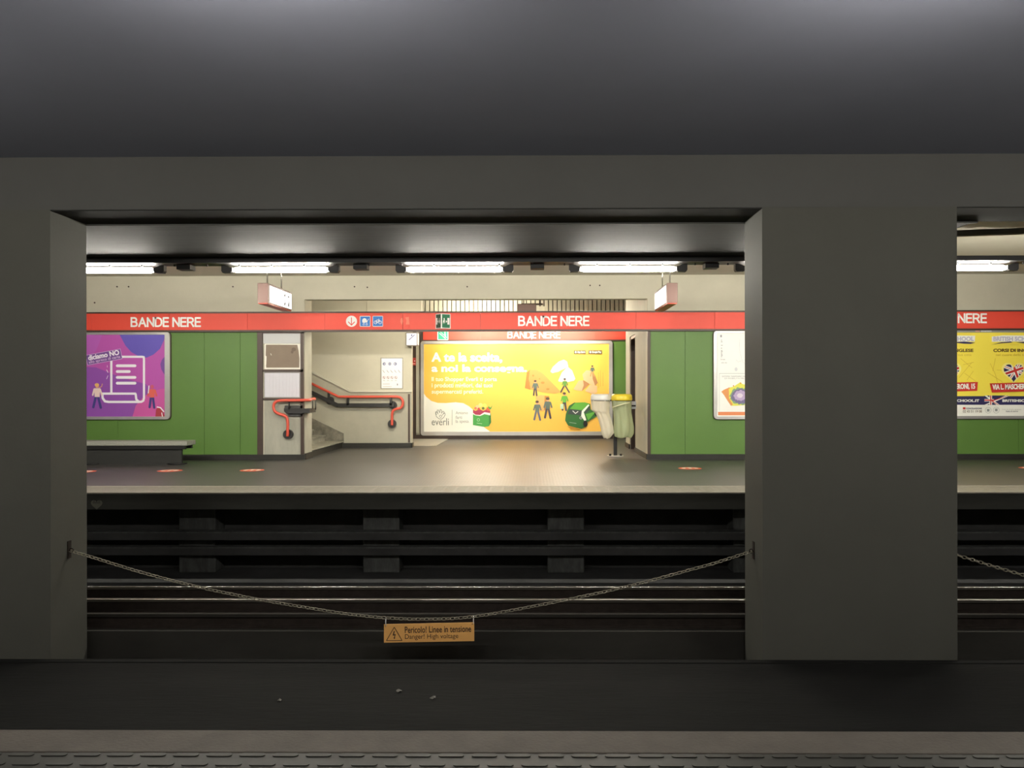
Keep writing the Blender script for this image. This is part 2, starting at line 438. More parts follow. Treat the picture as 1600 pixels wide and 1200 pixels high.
struct('wall_behind_passage', MB().box(XR+1.6, XR+1.8, Y_F+0.3, Y_R, 0, 4.6, mat('dim_passage_wall', (70,64,60), 0.8)))
# stair wall with dado, skirting
XS = -3.363
m = MB().box(-13, XS, 22.3, 22.48, 0, 4.6, plaster)
zt = 1.555
m.box(XS, -3.09, 22.3, 22.48, 3.62, 4.6, plaster)
m.prism([(XS, 0), (XS, zt), (-5.07, zt), (-11.0, zt+2.965), (-13, zt+2.965), (-13, 0)], 'y', 22.25, 22.3, plaster2)
struct('wall_stair', m)
m = MB().prism([(XS+0.02, zt), (XS+0.02, zt+0.05), (-5.06, zt+0.05), (-10.9, zt+2.97), (-10.93, zt+2.92), (-5.07, zt)], 'y', 22.2, 22.3, mat('pale_capping', (206,202,186), 0.5))
struct('trim_3', m)
struct('trim_4', MB().box(XS-0.10, XS-0.045, 22.235, 22.25, 0.14, zt-0.05, brown))
struct('baseboard_stair_wall', MB().box(-5.29, XS+0.015, 22.2, 22.252, 0, 0.13, brownbase).box(XS, XS+0.02, 22.2, 22.5, 0, 0.13, brownbase))
struct('baseboard_left', MB().box(XA, XL+0.02, 18.35, 18.4, 0, 0.12, brownbase).box(XL, XL+0.03, 18.4, 19.0, 0, 0.14, brownbase))
struct('baseboard_right', MB().box(XR-0.02, XB, 18.35, 18.4, 0, 0.12, brownbase).box(XR-0.03, XR, 18.4, 20.58, 0, 0.12, brownbase).box(XR-0.03, XR, 21.7, 22.62, 0, 0.12, brownbase))
struct('baseboard_rear', MB().box(-12, 8, 26.24, 26.3, 0, 0.13, brown))
# door opening in the recess side wall: brown reveal
struct('door_1', MB().box(XR+0.02, XR+0.3, 20.58, 20.66, 0, 3.06, brown).box(XR+0.02, XR+0.3, 21.62, 21.7, 0, 3.06, brown).box(XR+0.02, XR+0.3, 20.66, 21.62, 2.98, 3.06, brown)
       .box(XR+0.2, XR+0.25, 20.66, 21.62, 0, 2.98, mat('dark_door', (52,44,40), 0.5)))
# anchor marks on the wall
m = MB()
for px, py in ((183,448),(201,448),(148,473),(364,448),(554,448),(574,449),(730,448),(922,446),(937,446)):
    p = W(px, py, Y_F); m.lathe([(0.0, 0), (0.018, 0)], 0, 0, blackm, 8) if False else m.cyl((p.x, Y_F-0.012, p.z), (p.x, Y_F+0.01, p.z), 0.018, brown, 8)
struct('trim_5', m)

# marble first stair steps
t = thing('staircase', 'worn grey marble stairs rising leftwards behind the concrete column', 'stairs', (-5.3, 20.6, 0))
x, z = -5.30, 0.0
for k in range(16):
    h = 0.19 if k == 0 else 0.165; d = 0.5 if k == 0 else 0.33
    m = MB().box(x-d-0.02, x, 19.02, 22.24, z, z+h-0.035, brownbase if k == 0 else marble)
    m.bbox(x-d-0.03, x+0.025, 19.01, 22.245, z+h-0.035, z+h, marble, 0.006)
    m.build('step', t)
    x -= d; z += h
MB().prism([(-5.27, 0.0), (-5.27, 0.40), (-5.9, 0.70), (-10.5, 3.02), (-10.5, 0.0)], 'y', 22.215, 22.25, marble_d).build('stringer', t)

# ------------------------------------------------------------------ green cladding
def green_wall(x0, x1, seams, label):
    t = thing('wall_cladding', label, 'wall panelling', (x0, Y_F, 0.12))
    xs = [x0]+seams+[x1]
    for a, b in zip(xs, xs[1:]): MB().bbox(a+0.003, b-0.003, 18.37, 18.399, 0.12, 2.985, green, 0.003).build('panel', t)
    return t
X_ = lambda px, Y=Y_F: W(px, 600, Y).x
g = green_wall(XA, X_(403), [X_(-60), X_(62), X_(185), X_(320), X_(376)], 'green enamel wall panelling left of the concrete column, behind the stone bench')
MB().box(X_(403), X_(411), 18.35, 18.4, 0.12, 3.0, brown).build('edge_trim', g)
g = green_wall(X_(1016), XB, [X_(1070), X_(1200), X_(1330), X_(1460), X_(1590)], 'green enamel wall panelling right of the recess with the litter bins')
MB().box(XR-0.005, X_(1016), 18.35, 18.4, 0.12, 3.0, brown).build('edge_trim', g)
g = thing('wall_panel', 'narrow bright green panel between the big yellow poster and the recess side wall', 'wall panelling', (X_(966, 26.2), 26.3, 0.13))
MB().bbox(X_(955, 26.27), X_(990, 26.27), 26.26, 26.299, 0.13, 3.27, green, 0.003).build('panel', g)
g = thing('wall_strip', 'dark brown strip and grey duct running up the rear wall left of the yellow poster', 'trim', (X_(646, 26.2), 26.3, 0.13))
MB().box(X_(640, 26.25), X_(650, 26.25), 26.24, 26.299, 0.13, 3.66, brown).build('strip', g)
MB().box(X_(650.3, 26.25), X_(656, 26.25), 26.22, 26.299, 0.2, 3.2, plaster2).build('duct', g)
MB().box(X_(656, 26.25), X_(661, 26.25), 26.2, 26.299, 0.13, 3.7, brown).build('edge_trim', g)

# ------------------------------------------------------------------ red fascias
def fascia(name, label, x0, x1, Y, z0, z1, seams, texts, depth=0.095):
    t = thing(name, label, 'station sign', (x0, Y, z0))
    xs = [x0]+seams+[x1]
    for a, b in zip(xs, xs[1:]): MB().bbox(a+0.002, b-0.002, Y, Y+0.02, z0, z1, red, 0.003).build('panel', t)
    MB().box(x0, x1, Y+0.02, Y+depth, z0, z1-0.02, brown).build('backing', t)
    MB().box(x0, x1, Y-0.012, Y+depth, z1, z1+0.035, brown).build('top_trim', t)
    MB().box(x0, x1, Y+0.005, Y+depth, z0-0.045, z0, brown).build('bottom_trim', t)
    for s, a, b, y0, y1, wd in texts:
        bd = Board(Y-0.001, -0.00005); bd.block(s, a, y0, b, y1, white, wd); bd.build('lettering', t)
    return t
YB_ = 18.27
zb0, zb1 = 3.005, 3.39
seams = [X_(p, YB_) for p in (22, 143.5, 265, 386.5, 508, 629.5, 751, 872.5, 994, 1117, 1238, 1360, 1481, 1603)]
FA = fascia('station_name_fascia', 'long red station name band running the whole platform above the green panels', XA, XB, YB_, zb0, zb1, seams,
       [('BANDE NERE', 204, 314, 495.5, 511, 2.7), ('BANDE NERE', 809.5, 921, 493.5, 509.5, 2.7), ('BANDE NERE', 1430, 1542, 489.5, 505, 2.7)])
fascia('station_name_fascia', 'shorter red station name band right above the large yellow advertisement', X_(661, 26.2), X_(990, 26.2), 26.2, 3.275, 3.66,
       [X_(p, 26.2) for p in (751, 929)], [('BANDE NERE', 793, 875.5, 517.5, 528.8, 1.6)])

# pictograms on the front band
ib = ink('sign_blue', 40, 120, 205); iw = ink('white', 240, 240, 238); ir = ink('sign_red', 226, 60, 44); ig = ink('sign_green', 40, 120, 84)
def plate(name, label, pxbox, Y, draw, base):
    x0, y0, x1, y1 = pxbox
    a, b = W(x0, y1, Y), W(x1, y0, Y)
    t = thing(name, label, 'sign', ((a.x+b.x)/2, Y, a.z))
    if base == 'round':
        pl = MB().cyl(((a.x+b.x)/2, Y, (a.z+b.z)/2), ((a.x+b.x)/2, Y+0.008, (a.z+b.z)/2), (b.x-a.x)/2, iw, 32); pl = pl.build('plate', t)
    else:
        pl = MB().prism(rrect(a.x, a.z, b.x, b.z, 0.02), 'y', Y, Y+0.008, base).build('plate', t)
    bd = Board(Y); draw(bd); bd.build('pictogram', pl)
    return t
def d_arrow(b):
    b.line([(549.2, 496), (549.2, 508)], 1.3, ir, False); b.line([(544.5, 503), (549.2, 508), (554, 503)], 1.3, ir)
plate('arrow_sign', 'round white sign with a red down arrow on the red band', (540.5, 493.3, 557.8, 510.6), YB_-0.009, d_arrow, 'round')
def d_pram(b):
    b.rect(563, 494.6, 578, 509.6, ib)
    b.ell(569.5, 501, 3.6, 3.8, iw, 90, 360); b.rect(566, 501, 574, 504, iw); b.line([(573, 503), (576, 498.5)], .8, iw)
    b.ring(568.3, 506.6, 1.3, .7, iw); b.ring(573, 506.6, 1.3, .7, iw)
plate('pram_sign', 'blue square sign with a white pram, between the arrow and the bicycle sign', (562, 493.7, 578.7, 510.4), YB_-0.009, d_pram, iw)
def d_bike(b):
    b.rect(582.9, 494.4, 597.7, 509.6, ib)
    b.ring(587, 503.6, 2.4, .8, iw); b.ring(593.8, 503.6, 2.4, .8, iw)
    b.line([(587, 503.6), (589, 500), (592.5, 500), (590.2, 503.6), (587, 503.6)], .8, iw); b.line([(592, 498.5), (593.8, 503.6)], .8, iw)
plate('bicycle_sign', 'blue square sign with a white bicycle on the red band', (582.1, 493.5, 598.5, 510.4), YB_-0.009, d_bike, iw)
bd = Board(YB_-0.001)
bd.poly([(626,498),(629,496),(630,502),(628,508),(625.5,503)], mat('scuff', (236,120,96), .5)); bd.poly([(633,496),(639,495),(640,507),(634,507),(635,501)], mat('scuff', (236,120,96), .5))
bd.build('scuff_mark', FA)
bd = Board(26.199-0.0015)
pp = mat('torn_paper', (244,240,228), .8)
bd.poly([(829,516.5),(831,518),(833,517),(832.5,521),(834.5,524),(832.5,528),(831,530.5),(829.5,528),(829,523),(827.5,520)], pp)
t = tag(bd.build('torn_sticker', None), 'torn white sticker remnant between the letters of the rear red band', 'sticker')

# projecting green double sign and the green square below it
t = thing('emergency_exit_sign', 'green V-shaped projecting emergency exit sign on the front red band', 'sign', (W(689,501,YB_).x, YB_, W(689,513,YB_).z))
zc0, zc1 = W(690, 513, YB_-0.1).z, W(690, 490, YB_-0.1).z
xa, xm, xc = W(680.5, 500, YB_).x, W(689.3, 500, YB_-0.14).x, W(704, 500, YB_).x
MB().prism([(xa, YB_), (xm, YB_-0.14), (xc, YB_)], 'z', zc0, zc1, iw).build('housing', t)
def vface(pa, pb, m, flip):
    def q(u, v, k=1):
        x = pa[0]+(pb[0]-pa[0])*u; y = pa[1]+(pb[1]-pa[1])*u-0.002*k; return (x, y, zc0+(zc1-zc0)*v)
    mb = MB(); F = (0,1,2,3)
    mb.add([q(.1,.05), q(.92,.05), q(.92,.95), q(.1,.95)], [F], m)
    r = (lambda u: 1-u) if flip else (lambda u: u)
    mb.add([q(r(.12),.27,2), q(r(.34),.27,2), q(r(.34),.72,2), q(r(.12),.72,2)], [F], iw)
    mb.add([q(r(.36),.47,2), q(r(.5),.38,2), q(r(.5),.56,2)], [(0,1,2)], iw)
    mb.add([q(r(.62),.30,2), q(r(.70),.45,2), q(r(.78),.28,2), q(r(.80),.48,2), q(r(.72),.58,2), q(r(.72),.70,2), q(r(.64),.70,2), q(r(.62),.56,2)], [tuple(range(8))], iw)
    return mb
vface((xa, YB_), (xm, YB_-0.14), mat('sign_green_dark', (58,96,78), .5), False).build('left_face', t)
vface((xm, YB_-0.14), (xc, YB_), ink('sign_green', 40,120,84), True).build('right_face', t)
tl = ink('sign_teal', 50, 176, 140)
def d_esc(b):
    b.rect(684.6, 515, 699, 530.2, tl)
    b.line([(687, 521), (696, 529)], 1.1, iw); b.line([(688.5, 519), (698, 527.3)], .7, iw)
    b.ell(688.7, 517.6, .9, .9, iw); b.line([(695.2, 520), (695.8, 526)], 1.6, iw); b.ell(695.4, 518.6, .9, .9, iw)
plate('escalator_sign', 'small teal green escalator safety sign just below the V-shaped exit sign', (683.3, 513.4, 700.4, 531.4), 26.185, d_esc, iw)

# ------------------------------------------------------------------ poster frames
def poster(name, label, box, inner, Y, draw, fm=alu):
    """box/inner: photo pixels of the frame's outer and inner edge on the plane y = Y"""
    a, b = W(box[0], box[3], Y), W(box[2], box[1], Y); c, d = W(inner[0], inner[3], Y), W(inner[2], inner[1], Y)
    t = thing(name, label, 'poster', ((a.x+b.x)/2, Y, a.z))
    bk = MB().box(a.x+0.03, b.x-0.03, Y+0.005, Y+0.045, a.z+0.03, b.z-0.03, white).build('backing', t)
    MB().ringprism(rrect(a.x, a.z, b.x, b.z, 0.09), rrect(c.x, c.z, d.x, d.z, 0.012), 'y', Y-0.03, Y+0.04, fm)\
        .ringprism(rrect(a.x-.012, a.z-.012, b.x+.012, b.z+.012, 0.1), rrect(a.x, a.z, b.x, b.z, 0.09), 'y', Y, Y+0.045, brown).build('frame', t)
    bd = Board(Y); draw(bd); bd.build('print', bk)
    return t
def figure(b, x, y, h, top, legs, skin=(222,160,130), pose=0, hair=None):
    """small printed standing figure, feet at (x, y)"""
    sk = ink('skin%d' % skin[0], *skin)
    b.line([(x-.05*h, y-.48*h), (x-.11*h-pose*h*.08, y-.02*h)], .10*h, legs); b.line([(x+.03*h, y-.48*h), (x+.09*h+pose*h*.1, y)], .10*h, legs)
    b.poly([(x-.13*h, y-.8*h), (x+.12*h, y-.8*h), (x+.1*h, y-.44*h), (x-.1*h, y-.44*h)], top)
    b.line([(x+.12*h, y-.76*h), (x+.19*h, y-.52*h)], .07*h, top); b.line([(x-.12*h, y-.76*h), (x-.18*h, y-.52*h)], .07*h, top)
    b.ell(x, y-.9*h, .075*h, .095*h, sk)
    if hair: b.ell(x-.01*h, y-.94*h, .09*h, .07*h, hair)

def art_purple(b):
    pur = ink('violet', 146, 78, 172); mag = ink('magenta', 188, 84, 176); blu = ink('periwinkle', 104, 88, 190); pk = ink('hot_pink', 206, 88, 164); dp = ink('deep_violet', 120, 74, 160)
    b.rect(52, 523, 257.5, 651, mag)
    b.poly([(52,523),(160,523),(150,548),(128,570),(60,590),(52,590)], ink('orchid', 184, 92, 186))
    b.poly([(52,651),(52,585),(110,572),(150,574),(190,590),(228,600),(240,616),(222,634),(211,651)], pur)
    b.poly([(187,523),(257.5,523),(256.5,531),(250,545),(240,554),(229,559),(217,557),(205,550),(196,540)], blu)
    b.poly([(257.5,557),(253,562),(250.5,569),(252,577),(256,584),(257.5,586)], dp)
    b.poly([(207,651),(212,634),(222,622),(236,612),(250,608),(257.5,607),(257.5,651)], pk)
    W_ = ink('print_white', 246, 240, 248)
    b.line([(187,557.5),(222,557.5),(224.7,558),(225,562),(225,622),(224,626),(220.5,628),(217,627.5),(213,624),(212,616)], 3.4, W_)
    b.line([(174,562),(174,614.5)], 3.4, W_); b.line([(159.5,615),(211.5,615)], 3.4, W_)
    b.line([(159.8,615),(160.5,622),(164,627),(170,628),(218,628)], 3.6, W_)
    for y, x1 in ((571.5,211),(580.5,202),(589.7,211),(598.7,211)): b.line([(183.3,y),(x1,y)], 4.4, W_)
    r = math.radians(-10.5)
    c, s = math.cos(r), math.sin(r); cx, cy = 163, 557.5
    def R(x, y): return (cx+(x-cx)*c-(y-cy)*s, cy+(x-cx)*s+(y-cy)*c)
    b.poly([R(135,550),R(190,550),R(190,565.5),R(135,565.5)], ink('label_violet', 116, 74, 150))
    b.line([R(135,550),R(190,550),R(190,565.5),R(135,565.5),R(135,550)], .7, ink('label_pale', 214,180,226))
    b.text('diciamo NO', 137.5, 550.8, 186.5, 558.8, W_, .02, r, .25); b.text('allo spreco di carta', 138.5, 559.2, 188.5, 565, ink('label_pale', 214,180,226), .02, r)
    navy = ink('navy', 66, 60, 130)
    figure(b, 152, 637, 38, ink('cream', 240,214,206), navy, pose=.6, hair=ink('blond', 236,184,110))
    b.line([(155,606),(159,604),(160,600)], 1.3, ink('skin222', 222,160,130))
    figure(b, 238, 637, 36, ink('coral', 222,98,84), navy, skin=(206,90,120))
    b.line([(233,603),(232,614)], 1.5, W_)
    b.poly([(243,651),(244,640),(248,636),(254,641),(257.5,650),(257.5,651)], ink('brick', 176,58,70)); b.line([(246,636),(251,637),(256,643)], 1.8, W_); b.line([(253,645),(254,651)], 1.2, W_)
    b.line([(168,571),(168,574)], .6, W_); b.line([(167,578),(169,582)], .9, W_); b.line([(169,587),(167,592)], .6, W_)
poster('poster', 'purple poster with a white paper scroll on the left green wall above the bench', (42,518.5,266,655.5), (50,522.5,258,651), 18.33, art_purple)

def art_food(b):
    org = ink('amber', 250, 196, 84); W_ = ink('print_white', 246, 240, 248); wh = ink('warm_white', 248, 248, 240)
    b.rect(662.5, 537, 951.5, 674.5, org)
    b.poly([(662.5,674.5),(662.5,615),(666,620),(674,626.5),(684,629.5),(697,629.8),(712,628.5),(724,630),(733,635),(741,642),(748,655),(757,668),(766,674.5)], wh)
    tx = ink('headline_white', 255, 255, 250)
    b.text('A te la scelta,', 674.5, 551, 784.5, 567.5, tx, .02, 0, .45); b.text('a noi la consegna.', 674.5, 569.5, 823, 584.5, tx, .02, 0, .45)
    t2 = ink('body_white', 253, 246, 220)
    b.text('Il tuo Shopper Everli ti porta', 674.5, 589, 776.5, 597.5, t2, .02); b.text('i prodotti migliori, dai tuoi', 674.5, 598.5, 769.5, 607.5, t2, .02); b.text('supermercati preferiti.', 674.5, 608.5, 755, 617, t2, .02)
    gy = ink('logo_grey', 120, 124, 120)
    b.text('everli', 674.5, 653.5, 701.3, 664.5, gy, .0)
    b.line([(682,643),(680.5,646),(682,651),(686,654.5),(690,655),(693.5,652),(695.5,648),(695,645),(692.5,647),(691,649)], .7, gy)
    for pts in ([(682,648),(680.5,644),(682,643),(684.5,647)], [(684,646),(683,641),(685,640.5),(687,645)], [(687,645),(687.5,640),(689.7,640.5),(690,645)], [(690,646),(692,642.5),(694,643.5),(693,647)]): b.line(pts, .7, gy)
    b.ring(688.5, 650.5, 1.8, .6, gy)
    b.line([(706.3,640.5),(706.3,664)], .5, gy)
    g2 = ink('slogan_grey', 158, 162, 158)
    b.text('Amiamo', 712, 642.5, 731, 647.3, g2); b.text('farti', 712, 649.5, 722, 654.5, g2); b.text('la spesa.', 712, 655.8, 733.5, 662, g2)
    # shopping bag
    gr = ink('bag_green', 70, 160, 74); dg = ink('bag_shade', 44, 122, 54); pm = ink('plum', 168, 50, 84)
    b.poly([(739,645),(766,645),(767.5,660),(764,666),(757,667),(739,664)], gr); b.poly([(764,646),(767,646),(767.5,660),(764,666)], dg)
    b.poly([(739,640),(743,643),(749,641),(755,643),(761,641),(766,643),(766,649),(757,647),(750,650),(743,649),(739,647)], iw)
    b.poly([(739,640),(743,642),(749,639),(755,642),(761,639),(766,642),(766,645.5),(757,644),(750,648.5),(743,648),(739,645)], pm)
    for x,y,r,cc in ((746,636,3,(238,196,150)),(751,633,3.4,(250,216,130)),(757,634,3.6,(252,222,110)),(763,639,3,(226,96,60)),(743,638,2,(226,120,90)),(755,638,2.2,(90,110,60)),(748,639,2,(206,70,70))): b.ell(x,y,r,r,ink('food%d'%int(x),*cc))
    b.poly([(763,634),(766,637),(769.5,633),(767,640),(763,638)], gr)
    b.ring(747.5, 656, 2, .6, ink('bag_pale', 190,220,190)); b.line([(745,661),(753,662)], .6, ink('bag_pale', 190,220,190))
    # cheeses
    ch = ink('cheese', 214,154,84); c2 = ink('cheese_side', 180,122,58); c3 = ink('cheese_light', 222,172,104); hl = ink('cheese_hole', 176,128,62)
    b.poly([(820,606.5),(823,582),(828,577.5),(838,577),(848,583),(875,611),(874,613.5),(866,615),(848,613)], ch)
    b.poly([(820,606.5),(823,582),(828,577.5),(826,592),(829,609)], c2)
    for x,y,rx,ry in ((833,587,1.5,1.6),(827,599,1,2.4),(848,598,3,1.8),(856,608,2.6,1.5),(843,592,1.2,1)): b.ell(x,y,rx,ry,hl)
    wc = ink('white_cheese', 250,250,236); wc2 = ink('white_cheese_side', 226,222,196)
    b.poly([(860,580),(864,573),(873,565),(881,562),(886,565),(888,573),(880,577),(872,581),(863,583)], wc); b.line([(861,581.5),(868,581.5),(878,577.5)], 1, wc2)
    b.poly([(872,595),(878,582),(887,573),(894,579),(899,592),(896,595),(884,597.5)], wc); b.line([(873,596),(884,597.5),(897,594.5)], .8, wc2)
    pc = ink('parmesan', 220,182,138); p2 = ink('parmesan_side', 176,124,80)
    b.poly([(896,608),(904,595),(911,594),(919,600),(909,611),(899,609.5)], pc); b.poly([(911,594),(921,600),(909,611),(912,602)], p2)
    b.poly([(910,585),(916,578.5),(925,579),(930,587),(934,598),(930,603),(921,600),(912,594)], pc); b.poly([(925,579),(930,587),(934,598),(930,603),(926,592)], p2)
    b.poly([(914,611),(922,601),(933,603),(933,613),(926,615.5)], pc)
    b.poly([(837,620),(845,617),(858,619),(857,640),(848,642),(839,640)], c3); b.poly([(851,618.5),(858,619),(857,640),(850,641)], c2)
    # people
    tg = ink('teal_shirt', 88,104,96); dk = ink('dark_trouser', 70,66,74); gs = ink('green_shirt', 92,140,60)
    hr = ink('dark_hair', 70,54,44)
    figure(b, 836.5, 618, 24, tg, dk, hair=hr); figure(b, 839.5, 656, 30, tg, ink('denim', 96,100,116), pose=.6, hair=hr); figure(b, 856, 653, 32, tg, dk, pose=.4, hair=hr)
    figure(b, 882.5, 613, 22, gs, dk, pose=2.2, hair=hr); figure(b, 882, 641, 28, ink('bright_green', 96,170,60), dk, hair=hr)
    b.rect(875.5, 631, 880.5, 639, ink('bag_pale', 190,220,190)); figure(b, 925.5, 588, 17, tg, ink('tan', 190,150,90), pose=.8, hair=hr)
    for x,y0,y1 in ((938,579,604),(942,582,603),(935,582,606)): b.line([(x,y0),(x,y1)], .4, c2)
    # small green van
    vg = ink('van_green', 96,170,62); vd = ink('van_dark', 44,104,48); vw = ink('van_window', 56,64,66)
    b.poly([(889,634),(897,629),(911,628.5),(922,631),(923,640),(933,644),(933,650),(918,659),(915,667),(908,670),(888,665),(883,657),(884,647)], vd)
    b.poly([(890,639),(899,629),(914,628.5),(922,631),(911,641)], vg)
    b.poly([(887,647),(890,639),(909,641.5),(908,649)], vw); b.line([(895,642),(899,646),(903,643)], 1, iw)
    b.poly([(909,642),(919,632),(921,633),(912,644),(916,656),(914,659),(908,650)], wh); b.poly([(913,644),(921,634),(922,640),(915,646)], vw)
    b.poly([(915,647),(931,643),(919,657)], vg); b.ell(907.5, 653, 2.4, 2.6, vw); b.ring(907.5,653,1.7,.5,iw)
    b.ell(914.5, 662, 3.4, 5, blackm); b.ell(931, 646, 2.3, 4, blackm); b.line([(890,660),(900,661.5)], 1, ink('plate_grey', 150,170,150)); b.poly([(886,666),(908,671),(914,669),(905,672),(892,670)], ink('van_shade', 190,130,36))
    for x0, x1, s in ((896.5, 915.3, 'App Store'), (919.3, 940.5, 'Google Play')):
        b.rect(x0, 547.3, x1, 553, ink('badge', 104,92,60)); b.text(s, x0+5.5, 548.6, x1-1.2, 552.2, iw, .03); b.ell(x0+3, 550.2, 1.3, 1.5, iw)
poster('billboard', 'large yellow orange grocery advertisement on the rear wall of the recess', (657.5,532.5,957,680.5), (662.5,537,951.5,674.5), 26.22, art_food)

def art_map(b):
    pw = ink('map_white', 246,246,240); tx = ink('map_grey', 150,150,156)
    b.rect(1120.5, 520.5, 1254, 650, pw)
    b.rect(1122, 643.5, 1253, 649, ink('map_orange', 226,136,86))
    b.rect(1125.3, 523.3, 1128, 527, tx)
    for i, y in enumerate((531,533.5,539,543.5,547,549,551,553,555,557)): b.rect(1126.5, y, 1128.2+(i % 3)*.5, y+1.1, tx)
    b.text('linee', 1126, 560, 1133, 562.5, tx); b.text('della rete', 1127, 565.7, 1136, 567.6, tx)
    b.line([(1124,583.5),(1250,583.5)], .4, tx); b.line([(1124,583.5),(1124,642)], .3, tx)
    b.text('SISTEMA TARIFFARIO INTEGRATO DEL BACINO', 1128, 587, 1200, 589.2, tx); b.text('DI MOBILITA MILANO MONZA', 1132, 590.3, 1190, 592.2, tx)
    lt = ink('map_line', 216,218,220)
    b.line([(1156,530),(1155,545),(1160,565),(1172,575),(1190,576)], .6, lt); b.line([(1150,562),(1153,565.5),(1158,564)], .6, lt); b.ell(1150, 577, 2.4, 3, lt)
    def blob(cx, cy, r0, seed, a0=0, a1=360):
        rd = random.Random(seed); n = 40
        pts = [(cx+r0*(1+rd.uniform(-.12,.12))*math.cos(math.radians(a0+(a1-a0)*i/n))*1.1, cy+r0*(1+rd.uniform(-.12,.12))*math.sin(math.radians(a0+(a1-a0)*i/n))*.92) for i in range(n)]
        return pts
    b.poly([(1127,612),(1131,609),(1138,606),(1146,604),(1157,597),(1160,600),(1176,604),(1184,620),(1178,632),(1150,634),(1143,634),(1136,625),(1131,617)], ink('map_yellow', 226,224,90))
    b.poly([(1127,612),(1131,609),(1138,606),(1139,612),(1139,622),(1145,632),(1142,634),(1136,625),(1131,617)], ink('map_ochre', 224,150,86))
    b.poly(blob(1157, 619, 14.5, 3), ink('map_green', 130,164,120)); b.poly(blob(1157, 619, 12.8, 4), ink('map_slate', 116,106,146)); b.poly(blob(1156.5, 618, 9, 5), ink('map_mauve', 186,164,202)); b.poly(blob(1156, 618, 4, 6), ink('map_pale', 224,212,226))
    for x, y in ((1146,603),(1157,599),(1139,606.5)): b.ell(x, y, 1, 1.2, ink('map_ochre', 224,150,86))
poster('map_case', 'white transport map case with a coloured zone map on the right green wall', (1115,516.5,1262,655), (1120,520,1255,650.5), 18.33, art_map)

